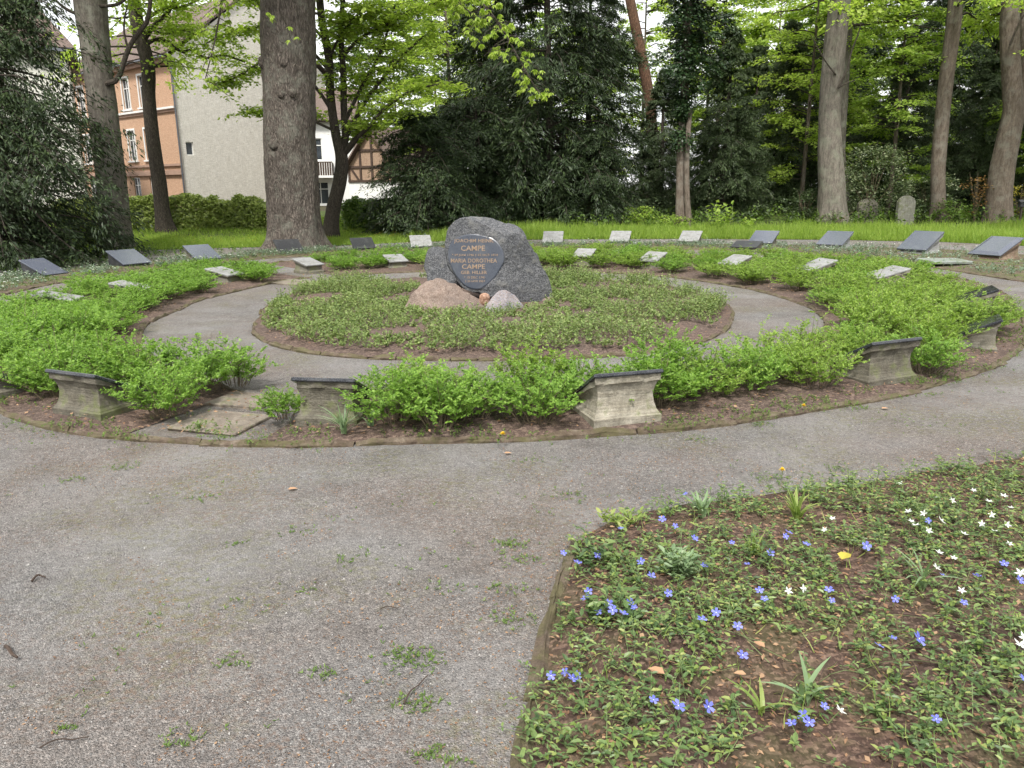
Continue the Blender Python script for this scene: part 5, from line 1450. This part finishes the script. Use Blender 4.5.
# wood beyond
r = np.random.RandomState(91); k_ = 0
for row, Yr in enumerate((44, 50, 57)):
    for px in range(480 + row * 15, 1240, 70):
        if 608 < px < 668 or 728 < px < 790: continue
        key = r.choice(['c', 'a', 'a', 'b', 'B']); lib = DT if key in DT else CT
        o = put_tree(key, px + r.uniform(-12, 12), Yr + r.uniform(-1.5, 1.5), 'one of the trees of the wood far behind the lawn and the nearer trees', r.rand() * 6.3, r.uniform(.85, 1.1), 'wood_tree', 'trees of the far wood', lib); k_ += 1
for px, Yr in ((350, 60), (400, 56), (440, 52), (-120, 40), (-200, 34)):
    put_tree('c', px, Yr, 'one of the trees of the wood far behind the lawn and the nearer trees', px * .1, 1.0, 'wood_tree', 'trees of the far wood', DT)

# --- ivy clad tree
Y = 27.0; b = T(684, Y); pxr = Y / F
mb = MB(); P = rel([(681, 224), (680, 190), (681, 150), (684, 100), (686, 50), (688, 0), (690, -100), (690, -220)], Y, b); P[0, 2] = -.1
trunk(mb, P, np.array([5, 4, 4, 4, 4, 4, 3, 2]) * pxr, 16, 50, .3, 6, .06)
P2 = rel([(690, 224), (687, 195), (687, 150), (690, 110)], Y - .15, b); P2[0, 2] = -.1; trunk(mb, P2, np.array([3.4, 2.8, 2.6, 2.4]) * pxr, 12, 30, .2, 7, .05)
lm = MB(); tm = MB(); r = np.random.RandomState(33)
n = 15000; z = np.interp(r.rand(n) ** .8, [0, 1], [2.6, 10]); c = np.stack([np.interp(z, P[:, 2], P[:, 0]), 0 * z, z], -1)
wid = .30 + .32 * np.clip((z - 3.4) / 3, 0, 1) + .12 * np.sin(z * 3.1) + .1 * np.sin(z * 7)
a = r.rand(n) * 6.3; rr = wid * r.uniform(.35, 1.1, n); pos = c + np.stack([np.cos(a) * rr, np.sin(a) * rr, r.normal(0, .05, n)], -1)
leaves(lm, pos, np.stack([np.cos(a), np.sin(a), r.uniform(-1.1, -.1, n)], -1) + r.normal(0, .35, (n, 3)), np.stack([np.cos(a), np.sin(a), np.ones(n) * .6], -1), r.uniform(.06, .11, n), r.uniform(.06, .1, n), shape='quad')
crown(34, lambda z: np.array([np.interp(z, P[:, 2], P[:, 0]), 0, z]), 4.8, 10, lambda t: 1.5, 44, 9, 24, .09, .08, .2, .5, .5, lm=lm, tm=tm, limb=.03)
tree('ivy_tree', b, 'slim tree wrapped in dark ivy with a bare pale foot, right of the boulder', [('trunk', mb, M['bark_brown'], True), ('branches', tm, M['bark_dark'], False), ('ivy', lm, M['ivy'], False)])

# --- leaning reddish pine trunk
Y = 35; b = T(655, Y); pxr = Y / F
P = rel([(654, 214), (653, 150), (648, 90), (640, 50), (630, 0), (615, -70), (600, -150)], Y, b); mb = MB(); trunk(mb, P, np.array([6, 5.5, 5, 5, 4.5, 4, 2.5]) * pxr, 16, 50, .2, 8, .05)
lm, tm = crown(35, lambda z: np.array([np.interp(z, P[:, 2], P[:, 0]), 0, z]), 11, 16, lambda t: 2.6 * (1 - .5 * t), 40, 12, 24, .14, .03, .3, .3, .2)
tree('pine_tree', b, 'leaning reddish pine trunk in the bright gap above the dark conifers', [('trunk', mb, M['bark_pine'], True), ('branches', tm, M['bark_pine'], False), ('crown', lm, M['yew_grey'], False)])

# --- right-hand trunks
def bare_tree(name, label, paths, Y, bark, seed, H=(6.8, 12), R=3.6, crownmat='lime', extra=(), n=36, cs=22, flare=.3):
    px0 = paths[0][0][0][0]; b = T(px0, Y); pxr = Y / F; mb = MB(); mb2 = MB(); tm = MB(); lm = MB()
    for i_, (pts, w) in enumerate(paths):
        P = rel(pts, Y + i_ * .12, b)
        if i_ == 0 or pts[0][1] > 205: P[0, 2] = -.12
        trunk(mb if i_ == 0 else mb2, P, np.array(w) / 2 * pxr, n, 80, flare if i_ == 0 else .1, seed + i_, .045)
        if i_ == 0: P0 = P
    for pts, w0, w1 in extra:
        q = smooth_path(rel(pts, Y - .4, b), 12); tube(tm, q, np.linspace(w0, w1, 12) * pxr / 2, 6, False)
    crown(seed + 50, lambda z: np.array([np.interp(z, P0[:, 2], P0[:, 0]), 0, z]), H[0], H[1], lambda t: R * (1 - .5 * t), cs, 12, 20, .13, .1, .35, .4, .2, lm=lm, tm=tm, limb=.06)
    return tree(name, b, label, [('trunk', mb, M[bark], True), ('second_stem', mb2 if len(paths) > 1 else None, M[bark], True), ('branches', tm, M['bark_dark'], False), ('crown', lm, M[crownmat], False)])


bare_tree('beech_tree', 'large smooth grey trunk at the wood edge, right of centre', [([(833, 222), (832, 195), (830, 150), (830, 110), (833, 70), (836, 35), (840, 0), (848, -60), (856, -160)], [29, 25, 22, 20, 20, 19.5, 18.5, 17, 12])], 27.6, 'bark_beech', 60,
          extra=(([(838, 88), (846, 72), (852, 50), (860, 28), (862, 14)], 2, .8), ([(838, 88), (845, 84), (855, 80)], 1.8, .8), ([(836, 75), (826, 62), (818, 48), (810, 34)], 1.5, .6)))
bare_tree('beech_tree', 'thinner trunk standing close behind the large smooth grey trunk', [([(846, 220), (844, 190), (841, 150), (843, 110), (846, 60), (850, 0), (852, -80), (854, -160)], [11, 9, 8, 8, 8, 7.5, 7, 5])], 30.2, 'bark_grey', 62, n=20)
bare_tree('beech_tree', 'curved brown trunk leaning right near the headstone', [([(938, 221), (938, 200), (938, 170), (941, 130), (945, 90), (951, 45), (955, 10), (958, -20), (964, -120)], [15, 13.5, 13, 13, 12.5, 13, 13, 12, 8])], 28.6, 'bark_brown', 64, n=24)
bare_tree('beech_tree', 'thick twisted forked trunk at the right edge of the photo', [([(999, 222), (999, 200), (1002, 170), (1008, 140), (1013, 112), (1012, 85), (1010, 50), (1010, 20), (1012, -10), (1010, -120)], [26, 23, 22, 20, 18, 17, 16.5, 16, 14, 9]), ([(1006, 150), (1014, 125), (1020, 95), (1023, 65), (1025, 30), (1030, -10), (1036, -110)], [12, 12, 12, 11, 11, 10, 7])], 28.0, 'bark_brown', 66, n=28, extra=(([(1010, 45), (1016, 30), (1024, 15), (1034, 5)], 2, 1),))

# leafy sprays hanging into the top right
Y = 24.5; b = T(1120, Y); mb = MB(); P = rel([(1120, 230), (1118, 100), (1112, 0), (1108, -120)], Y, b); P[0, 2] = -.1; trunk(mb, P, np.array([.35, .3, .27, .15]), 20, 40, .3, 9)
tm = MB(); lm = MB()
for pts in ([(1112, 20), (1060, -20), (1010, -5), (985, 10), (965, 14)], [(1112, 10), (1050, -30), (1000, -15), (960, -8), (925, 0)], [(1116, 60), (1060, 30), (1030, 50), (1010, 60)], [(1110, -20), (1040, -50), (960, -40), (905, -22), (880, -12)], [(1114, 90), (1080, 80), (1050, 95), (1028, 118)]):
    q = smooth_path(rel(pts, Y, b), 14); q[:, 1] -= np.linspace(0, 2, 14); tube(tm, q, np.linspace(.05, .012, 14), 6, False); r = np.random.RandomState(abs(int(pts[-1][0])))
    for s_ in range(30):
        t = r.randint(7, 14); n = 22; a = r.rand(n) * 6.3; c = q[t] + r.normal(0, 1, 3) * np.array([.35, .35, .12]); pos = c + r.normal(0, 1, (n, 3)) * np.array([.16, .16, .05])
        leaves(lm, pos, np.stack([np.cos(a), np.sin(a), r.normal(-.3, .3, n)], -1), np.array([0, 0, 1.]) + r.normal(0, .35, (n, 3)), r.uniform(.07, .14, n), r.uniform(.05, .09, n), shape='quad')
crown(77, lambda z: np.array([-.3, 0, z]), 7, 11, lambda t: 4 * (1 - .5 * t), 24, 12, 20, .13, .1, .35, .4, .2, lm=lm, tm=tm, limb=.05)
tree('maple_tree', b, 'maple outside the right edge whose bright leafy boughs hang into the top right corner', [('trunk', mb, M['bark_grey'], True), ('branches', tm, M['bark_dark'], False), ('crown', lm, M['lime'], False)])


# --- shrubs at the wood edge
def bush(px, Y, R, H, n, L, mat, seed, label, name='bush', W=.6, cat='bush', stems=14, sparse=.0):
    b = T(px, Y); r = np.random.RandomState(seed); lm = MB(); tm = MB()
    for k in range(stems):
        az = r.rand() * 6.3; rr = R * r.uniform(.2, .9); e = np.array([math.cos(az) * rr, math.sin(az) * rr, H * r.uniform(.6, 1)])
        tube(tm, smooth_path([(0, 0, 0), e * np.array([.4, .4, .55]), e], 6), np.linspace(.018, .005, 6), 4, False)
    k = max(12, n // 34); C_ = r.normal(0, 1, (k, 3)); C_ = nrm(C_) * r.uniform(.35, 1, (k, 1)) ** .5 * np.array([R, R, H * .5]) + np.array([0, 0, H * .52]); C_[:, 2] = np.maximum(C_[:, 2], .1)
    c = np.repeat(C_, 34, 0); nn = len(c); a = r.rand(nn) * 6.3
    pos = c + r.normal(0, 1, (nn, 3)) * np.array([.16, .16, .07]) * max(R, .8)
    leaves(lm, pos, np.stack([np.cos(a), np.sin(a), r.normal(-.1, .4, nn)], -1), np.array([0, 0, 1.]) + r.normal(0, .5, (nn, 3)), L * r.uniform(.6, 1.3, nn), L * W, shape='quad')
    return tree(name, b, label, [('stems', tm, M['stem'], False), ('foliage', lm, M[mat], False)], cat=cat)


bush(868, 29.3, 1.35, 2.7, 5200, .10, 'varieg', 1, 'pale variegated evergreen bush right of the large smooth trunk', 'holly_bush')
bush(925, 29.6, 1.0, 1.7, 2600, .10, 'varieg', 2, 'smaller variegated bush behind the headstone', 'holly_bush')
bush(974, 28.4, .5, 1.8, 420, .09, 'copper', 3, 'sparse copper leaved shrub left of the twisted trunk', 'copper_shrub')
bush(1018, 28.6, .6, 1.5, 500, .10, 'yellow_leaf', 4, 'thin shrub with yellowish leaves right of the twisted trunk', 'spring_shrub')
bush(803, 29.0, .9, 1.2, 1500, .09, 'yew_grey', 5, 'low dark bush at the left foot of the large smooth trunk', 'undergrowth_bush')
bush(950, 28.0, .6, .8, 900, .09, 'mid', 6, 'low green bush beside the curved brown trunk', 'undergrowth_bush')
bush(640, 28.5, .8, .6, 900, .1, 'fresh', 7, 'low fresh green plants left of the ivy clad tree', 'undergrowth_bush')
bush(676, 26.6, .5, .5, 600, .09, 'fresh', 8, 'low fresh green plants at the foot of the ivy clad tree', 'undergrowth_bush')
bush(835, 27.0, .7, .55, 500, .08, 'varieg', 9, 'pale low twigs around the foot of the large smooth trunk', 'undergrowth_bush')
# low seedlings along the wood edge
r = np.random.RandomState(95); n = 500; x = r.uniform(2, 21, n); y = r.uniform(26.6, 30, n); pts = np.stack([x, y, tz(x, y) + .1], -1)
tag(cover('undergrowth', pts, 'mid', .12, .08, .40, 7, 96, lean=.8), 'pale seedlings and herbs along the shaded wood edge', kind='stuff')
n = 2600; x = r.uniform(-4, 24, n); y = r.uniform(28, 40, n); tag(cover('undergrowth', np.stack([x, y, tz(x, y)], -1), 'yew_grey', .16, .08, .6, 8, 97, lean=.9), 'dark undergrowth on the wood floor', kind='stuff')
x, y = r.uniform(-16, -7.5, 3500), r.uniform(15.5, 22, 3500); k = (y < LY(x) + 2) & (np.hypot(x - CX, y - CY) > R_sout(np.arctan2(y - CY, x - CX)) + .6)
tag(cover('undergrowth', np.stack([x[k], y[k], 0 * x[k]], -1)[::3], 'mid', .07, .04, .12, 5, 98, lean=1.0, stems=False), 'low green plants under the left yew', kind='stuff')


# --- hedges
def hedge(px0, px1, Y, h, label, mat, seed, per=4200):
    a, c = T(px0, Y), T(px1, Y); L_ = c[0] - a[0]; b = (a + c) / 2; r = np.random.RandomState(seed); n = int(per * L_)
    x = r.uniform(-L_ / 2, L_ / 2, n); zc = h * (1 + .3 * hfun(x, x * 0, .9, seed) + .12 * hfun(x, x * 0, 3.5, seed)); u = r.rand(n) ** .7
    y = r.uniform(-.55, .55, n); z = u * zc + .0; k = (np.abs(y) > .35) | (u > .75) | (r.rand(n) < .25); x, y, z = x[k], y[k], z[k]; n = len(x)
    y *= 1 - .35 * (z / h) ** 3
    y += .12 * hfun(x, z, 1.5, seed + 1)
    aa = r.rand(n) * 6.3; lm = MB(); leaves(lm, np.stack([x, y, z], -1), np.stack([np.cos(aa), np.sin(aa), r.normal(.2, .4, n)], -1), np.array([0, -.5, .8]) + r.normal(0, .5, (n, 3)), .12 * r.uniform(.6, 1.3, n), .08, shape='quad')
    tm = MB()
    for k in range(int(L_ * 9)):
        x0 = r.uniform(-L_ / 2, L_ / 2); e = r.normal(0, .25, 2); tube(tm, [(x0, 0, 0), (x0 + e[0] * .5, e[1] * .5, h * .5), (x0 + e[0], e[1], h * r.uniform(.7, 1.05))], [.012, .008, .004], 3, False)
    return tree('hedge', b, label, [('stems', tm, M['stem'], False), ('foliage', lm, M[mat], False)], cat='hedge')


hedge(60, 305, 28.4, .95, 'long trimmed hedge in front of the orange and grey house', 'hedge', 5)
hedge(345, 410, 27.6, 1.05, 'short brighter hedge before the half timbered house', 'mid', 6)

# ------------------------------------------------------------------ buildings
M['orange_brick'] = stone_mat('orange_brick', (.42, .25, .16), (.50, .325, .22), (.56, .40, .29), bump=.2)
M['gable_plaster'] = stone_mat('gable_plaster', (.54, .52, .47), (.58, .56, .51), (.63, .61, .56), scale=.25, bump=.1, rough=.95)
M['cream'] = plain('cream', (.62, .61, .55), .9, .08, 1.5)
M['white_paint'] = plain('white_paint', (.66, .66, .64), .7, .06, 3)
M['cornice'] = plain('cornice', (.30, .20, .15), .8, .15, 3)
M['timber'] = plain('timber', (.055, .035, .025), .8, .25, 10)
M['infill'] = stone_mat('infill', (.26, .17, .12), (.34, .24, .17), (.40, .30, .22), bump=.2)
M['metal'] = plain('metal', (.18, .19, .21), .4, .1, 5, 0, .8)
m_, nt = new_mat('window_glass'); q = N(nt); q.out(q.ramp(q.noise(q.coords(), 1.2, 3), [(.3, (.018, .022, .027)), (.7, (.06, .07, .08))]), .06, None, .6); M['window_glass'] = m_
m_, nt = new_mat('roof_tile'); q = N(nt); c = q.coords('Object')
bw = q('ShaderNodeTexBrick'); q.link(q.mapping(c, (1, 1, 1), (0, 0, 0)), bw.inputs['Vector']); bw.inputs['Scale'].default_value = 3.2; bw.inputs['Mortar Size'].default_value = .035
bw.inputs['Color1'].default_value = (.12, .085, .07, 1); bw.inputs['Color2'].default_value = (.19, .14, .12, 1); bw.inputs['Mortar'].default_value = (.045, .028, .022, 1)
q.out(q.mix(.4, bw.outputs['Color'], q.ramp(q.noise(c, 2, 6), [(.3, (.08, .062, .054)), (.7, (.20, .165, .145))])), .85, None, .2); M['roof_tile'] = m_


def wall(mb, w, h, holes, origin, R, depth=.14, mi=0):
    """a wall with real openings: local x along, z up, outward -y; holes (x0,x1,z0,z1)"""
    X = sorted(set([0, w] + [q for o in holes for q in o[:2]])); Z = sorted(set([0, h] + [q for o in holes for q in o[2:]]))
    R = np.array(R)
    def put(v, f): mb.add(np.array(v, float) @ R.T + np.array(origin), f, mi)
    for a in range(len(X) - 1):
        for c in range(len(Z) - 1):
            cx_, cz_ = (X[a] + X[a + 1]) / 2, (Z[c] + Z[c + 1]) / 2
            if any(o[0] < cx_ < o[1] and o[2] < cz_ < o[3] for o in holes): continue
            put([(X[a], 0, Z[c]), (X[a + 1], 0, Z[c]), (X[a + 1], 0, Z[c + 1]), (X[a], 0, Z[c + 1])], [(0, 1, 2, 3)])
    for (x0, x1, z0, z1) in holes:
        v = [(x0, 0, z0), (x1, 0, z0), (x1, 0, z1), (x0, 0, z1)] + [(x0, depth, z0), (x1, depth, z0), (x1, depth, z1), (x0, depth, z1)]
        put(v, [(0, 4, 5, 1), (1, 5, 6, 2), (2, 6, 7, 3), (3, 7, 4, 0)])


def window(parent, hole, origin, R, surround=True, bars=True):
    x0, x1, z0, z1 = hole; R = np.array(R); org = np.array(origin)
    def bx(mb, x, y, z, sx, sy, sz): box(mb, R @ np.array([x, y, z]) + org, (sx, sy, sz), R)
    fr = MB(); t = .05; cx_ = (x0 + x1) / 2; cz_ = (z0 + z1) / 2; d = .10
    for xx in (x0 + t / 2, x1 - t / 2): bx(fr, xx, d, cz_, t, .05, z1 - z0)
    for zz in (z0 + t / 2, z1 - t / 2): bx(fr, cx_, d, zz, x1 - x0 - 2 * t, .05, t)
    if bars:
        bx(fr, cx_, d - .004, (z0 + z1) / 2, .05, .05, z1 - z0 - 2 * t); bx(fr, cx_ , d + .004, z0 + (z1 - z0) * .68, x1 - x0 - 2 * t, .045, .05)
    w = fr.build('window', M['white_paint'], parent)
    g = MB(); bx(g, cx_, d + .015, cz_, x1 - x0 - .02, .012, z1 - z0 - .02); g.build('pane', M['window_glass'], w)
    if surround:
        s = MB()
        for xx in (x0 - .05, x1 + .05): bx(s, xx, -.02, cz_ + .04, .10, .045, z1 - z0 + .16)
        bx(s, cx_, -.02, z1 + .06, x1 - x0, .046, .12); bx(s, cx_, -.05, z0 - .07, x1 - x0 + .44, .16, .10)
        s.build('surround', M['white_paint'], w)


I3 = np.eye(3)
# orange house with the blank gable; root at the front right corner
c = V(186.5, 200, 50.0); c[2] = .7
root = empty('apartment_house', tuple(c), 'orange brick house with white framed windows and a blank pale grey gable wall', 'house', rz=math.atan2(-6, 7.5))
W_, D_, H_ = 15.0, 11.5, 8.9
cols_ = [15 - s for s in (3.9, 6.1, 8.3, 10.5, 12.7)]
holes = []
for x_ in cols_:
    holes += [(x_ - .45, x_ + .45, 6.25, 8.15), (x_ - .45, x_ + .45, 3.0, 4.9), (x_ - .45, x_ + .45, .3, 1.9)]
mb = MB(); wall(mb, W_, H_, holes, (-W_, 0, 0), I3); f = mb.build('front_wall', M['orange_brick'], root)
for h_ in holes: window(root, h_, (-W_, 0, 0), I3, h_[2] > 2)
mb = MB()
for (zb, hh, pr) in ((5.75, .16, .10), (2.52, .14, .12), (1.98, .22, .16), (2.2, .1, .08)): box(mb, (-W_ / 2, -pr / 2 - .003, zb + hh / 2), (W_ - .01, pr, hh), None)
mb.build('string_course', M['cornice'], root)
mb = MB(); box(mb, (-W_ / 2, -.155, 5.98), (W_ - .012, .09, .12)); mb.build('sill_band', M['white_paint'], root)
mb = MB(); box(mb, (-W_ / 2, -.16, H_ - .22), (W_, .32, .22)); box(mb, (-W_ / 2, -.25, H_ - .04), (W_ + .02, .5, .14)); mb.build('eaves_cornice', M['cornice'], root)
RG = Rz(PI / 2)
mb = MB(); gh = [(.35, .85, 3.15, 3.95)]
wall(mb, D_, H_, gh, (0, 0, 0), RG)
mb.add([(0, 0, H_), (0, D_, H_), (0, D_ / 2, H_ + 4.4)], [(0, 1, 2)])
mb.build('gable_wall', M['gable_plaster'], root)
window(root, gh[0], (0, 0, 0), RG, False, False)
mb = MB(); mb.add([(-W_, D_, 0), (0, D_, 0), (0, D_, H_), (-W_, D_, H_), (-W_, 0, 0), (-W_, 0, H_), (-W_, D_ / 2, H_ + 4.4)], [(0, 1, 2, 3), (4, 0, 3, 6, 5)]); mb.build('rear_wall', M['gable_plaster'], root)
sl = math.atan2(4.4, D_ / 2)
def roof_plane(mb, x0, x1, y0, z0, y1, z1, t=.12):
    n_ = np.array([0, -(z1 - z0), (y1 - y0)]); n_ = n_ / np.linalg.norm(n_) * t; n_ = n_ if n_[2] > 0 else -n_
    v = [(x0, y0, z0), (x1, y0, z0), (x1, y1, z1), (x0, y1, z1)]; v2 = [tuple(np.array(q) + n_) for q in v]
    mb.add(v + v2, [(3, 2, 1, 0), (4, 5, 6, 7), (0, 1, 5, 4), (1, 2, 6, 5), (2, 3, 7, 6), (3, 0, 4, 7)])
mb = MB(); roof_plane(mb, -W_, .15, -.5, H_ - .02, D_ / 2, H_ + 4.45); roof_plane(mb, -W_, .15, D_ + .4, H_ - .02, D_ / 2, H_ + 4.45); mb.build('roof', M['roof_tile'], root)
mb = MB(); tube(mb, [(.07, -.12, .1), (.07, -.12, H_ - .3)], .055, 8); tube(mb, [(-W_, -.5, H_ - .05), (.1, -.5, H_ - .05)], .07, 8); mb.build('rain_pipe', M['metal'], root)

# cream house at the far left
c = V(86, 200, 42.0); c[2] = .7
root = empty('cream_house', tuple(c), 'cream plastered house with a hipped tiled roof behind the left yew', 'house', rz=math.radians(27))
W_, D_, H_ = 15, 9, 8.0
holes = [(x_, x_ + 1.0, z_, z_ + 1.5) for x_ in (2, 4.6, 7.2, 9.8) for z_ in (1.1, 4.4)]
mb = MB(); wall(mb, W_, H_, holes, (-W_, 0, 0), I3); mb.add([(0, 0, 0), (0, D_, 0), (0, D_, H_), (0, 0, H_), (-W_, D_, 0), (-W_, D_, H_), (-W_, 0, 0), (-W_, 0, H_)], [(0, 1, 2, 3), (1, 4, 5, 2), (4, 6, 7, 5)]); mb.build('wall', M['cream'], root)
for h_ in holes: window(root, h_, (-W_, 0, 0), I3, False)
mb = MB(); e = .5; rh = 4.6
A = [(-W_ - e, -e, H_), (e, -e, H_), (e, D_ + e, H_), (-W_ - e, D_ + e, H_), (-W_ + 3.0, D_ / 2, H_ + rh), (-2.6, D_ / 2, H_ + rh)]
mb.add(A, [(0, 1, 5, 4), (1, 2, 5), (2, 3, 4, 5), (3, 0, 4), (3, 2, 1, 0)]); rf = mb.build('roof', M['roof_tile'], root)
sl = math.atan2(rh, D_ / 2 + e); Rr = np.array([[1, 0, 0], [0, math.cos(sl), -math.sin(sl)], [0, math.sin(sl), math.cos(sl)]])
mb = MB(); box(mb, (-2.75, .95, H_ + 1.55), (.7, .95, .08), Rr); mb.build('skylight', M['white_paint'], rf)
mb = MB(); box(mb, (-W_ / 2, -.46, H_ - .11), (W_ + .9, .1, .18)); mb.build('gutter', M['metal'], root)

# white house with a balcony
c = V(357, 200, 50); c[2] = .7
root = empty('white_house', tuple(c), 'white house with a dark railed balcony seen between the massive trunk and the forked tree', 'house', rz=math.radians(8))
W_, H_, D_ = 4.4, 5.0, 6
holes = [(4.4 - 2.75, 4.4 - 1.95, 2.75, 4.05), (4.4 - 2.7, 4.4 - 1.7, .1, 1.45)]
mb = MB(); wall(mb, W_, H_, holes, (-W_, 0, 0), I3); mb.add([(0, 0, 0), (0, D_, 0), (0, D_, H_), (0, 0, H_), (-W_, D_, 0), (-W_, D_, H_), (-W_, 0, 0), (-W_, 0, H_)], [(0, 1, 2, 3), (1, 4, 5, 2), (4, 6, 7, 5)]); mb.build('wall', M['white_paint'], root)
for h_ in holes: window(root, h_, (-W_, 0, 0), I3, False)
mb = MB(); roof_plane(mb, -W_ - .3, .3, -.4, H_, D_ / 2, H_ + 2.2); roof_plane(mb, -W_ - .3, .3, D_ + .4, H_, D_ / 2, H_ + 2.2); mb.add([(0, 0, H_), (0, D_, H_), (0, D_ / 2, H_ + 2.2), (-W_, 0, H_), (-W_, D_, H_), (-W_, D_ / 2, H_ + 2.2)], [(0, 1, 2), (4, 3, 5)]); mb.build('roof', M['roof_tile'], root)
bal = MB(); box(bal, (-2.3, -.55, 1.75), (2.0, 1.1, .14)); bal = bal.build('balcony', M['white_paint'], root)
mb = MB()
for x_ in np.arange(-3.25, -1.3, .14): box(mb, (x_, -1.06, 2.2), (.11, .03, .76))
box(mb, (-2.3, -1.06, 2.60), (2.0, .06, .06)); box(mb, (-3.27, -.55, 2.2), (.03, 1.0, .76)); box(mb, (-1.33, -.55, 2.2), (.03, 1.0, .76)); mb.build('railing', M['timber'], bal)

# half timbered house
c = V(350, 200, 45); c[2] = .7
root = empty('half_timbered_house', tuple(c), 'small half timbered gable over a white ground floor with a tiled roof', 'house', rz=math.radians(-28))
W_, H1, H_, D_ = 3.4, 1.35, 2.15, 6.5; pk = 4.15
mb = MB(); wall(mb, W_, H1, [], (0, 0, 0), I3); mb.add([(W_, 0, 0), (W_, D_, 0), (W_, D_, H1), (W_, 0, H1), (0, D_, 0), (0, D_, H1), (0, 0, 0), (0, 0, H1)], [(0, 1, 2, 3), (1, 4, 5, 2), (4, 6, 7, 5)]); mb.build('ground_floor_wall', M['white_paint'], root)
mb = MB(); mb.add([(0, 0, H1), (W_, 0, H1), (W_, 0, H_), (W_ / 2, 0, pk), (0, 0, H_), (0, D_, H1), (W_, D_, H1), (W_, D_, H_), (W_ / 2, D_, pk), (0, D_, H_)], [(0, 1, 2, 3, 4), (6, 5, 9, 8, 7), (1, 6, 7, 2), (5, 0, 4, 9)]); mb.build('upper_wall', M['infill'], root)
mb = MB()
for x_ in (.08, .9, W_ / 2, W_ - .9, W_ - .08): zt = H_ + (pk - H_) * (1 - abs(x_ - W_ / 2) / (W_ / 2)) - .12; box(mb, (x_, -.03, (H1 + zt) / 2), (.13, .055, zt - H1))
for zb, xx in ((H1 + .06, W_), (H_ + .02, W_ - .1), (H_ + .9, W_ * .52)): box(mb, (W_ / 2, -.034, zb), (xx, .06, .12))
for s_ in (-1, 1):
    Rr = np.array([[math.cos(.9 * s_), 0, -math.sin(.9 * s_)], [0, 1, 0], [math.sin(.9 * s_), 0, math.cos(.9 * s_)]]); box(mb, (W_ / 2 + s_ * 1.2, -.026, H1 + .42), (.95, .05, .1), Rr)
mb.build('timber_frame', M['timber'], root)
mb = MB()
for s_ in (-1, 1):
    xo = W_ / 2 + s_ * (W_ / 2 + .25); zo = H_ - (pk - H_) / (W_ / 2) * .25
    v = [(xo, -.35, zo), (W_ / 2, -.35, pk + .03), (W_ / 2, D_ + .3, pk + .03), (xo, D_ + .3, zo)]; v2 = [(a_, b_, c_ + .13) for a_, b_, c_ in v]
    mb.add(v + v2, [(3, 2, 1, 0), (4, 5, 6, 7), (0, 1, 5, 4), (1, 2, 6, 5), (2, 3, 7, 6), (3, 0, 4, 7)])
mb.build('roof', M['roof_tile'], root)

# ------------------------------------------------------------------ sky, sun, camera
w = bpy.data.worlds.new('World'); sc.world = w; w.use_nodes = True; nt = w.node_tree; nt.nodes.clear(); q = N(nt)
SUN_EL, SUN_AZ = math.radians(54), math.radians(-168)      # azimuth from +Y towards +X
sky = q('ShaderNodeTexSky'); sky.sky_type = 'NISHITA'; sky.sun_disc = False; sky.sun_elevation = SUN_EL; sky.sun_rotation = SUN_AZ; sky.air_density = 1.0; sky.dust_density = 2.0
tc = q('ShaderNodeTexCoord').outputs['Generated']
cf = q.ramp(q.noise(q.mapping(tc, (1, 1, 2.2)), 2.2, 6, .6), [(.30, (.62,) * 3), (.62, (1, 1, 1))])
col = q.mix(cf, sky.outputs[0], (9.6, 9.6, 9.5))
bg = q('ShaderNodeBackground'); bg.inputs['Strength'].default_value = .095; q.link(col, bg.inputs['Color'])
wo = q('ShaderNodeOutputWorld'); q.link(bg.outputs[0], wo.inputs['Surface'])
sd = bpy.data.lights.new('sun', 'SUN'); sd.energy = 3.0; sd.angle = math.radians(10); sd.color = (1, .96, .9); so = bpy.data.objects.new('sun', sd); COL.objects.link(so)
dv = Vector((math.sin(SUN_AZ) * math.cos(SUN_EL), math.cos(SUN_AZ) * math.cos(SUN_EL), math.sin(SUN_EL)))
so.rotation_euler = dv.to_track_quat('Z', 'Y').to_euler()

cd = bpy.data.cameras.new('camera'); cd.sensor_width = 36; cd.lens = F / 1024 * 36; cd.clip_start = .05; cd.clip_end = 2000
co = bpy.data.objects.new('camera', cd); COL.objects.link(co)
co.matrix_world = Matrix(((RT[0], UP[0], -FW[0], 0), (RT[1], UP[1], -FW[1], 0), (RT[2], UP[2], -FW[2], CH), (0, 0, 0, 1)))
sc.camera = co
sc.view_settings.view_transform = 'Standard'; sc.view_settings.look = 'None'; sc.view_settings.gamma = 1; sc.view_settings.exposure = .92
sc.cycles.max_bounces = 3; sc.cycles.diffuse_bounces = 3; sc.cycles.use_adaptive_sampling = True; sc.cycles.adaptive_threshold = .03; sc.cycles.transparent_max_bounces = 4; sc.cycles.use_denoising = True
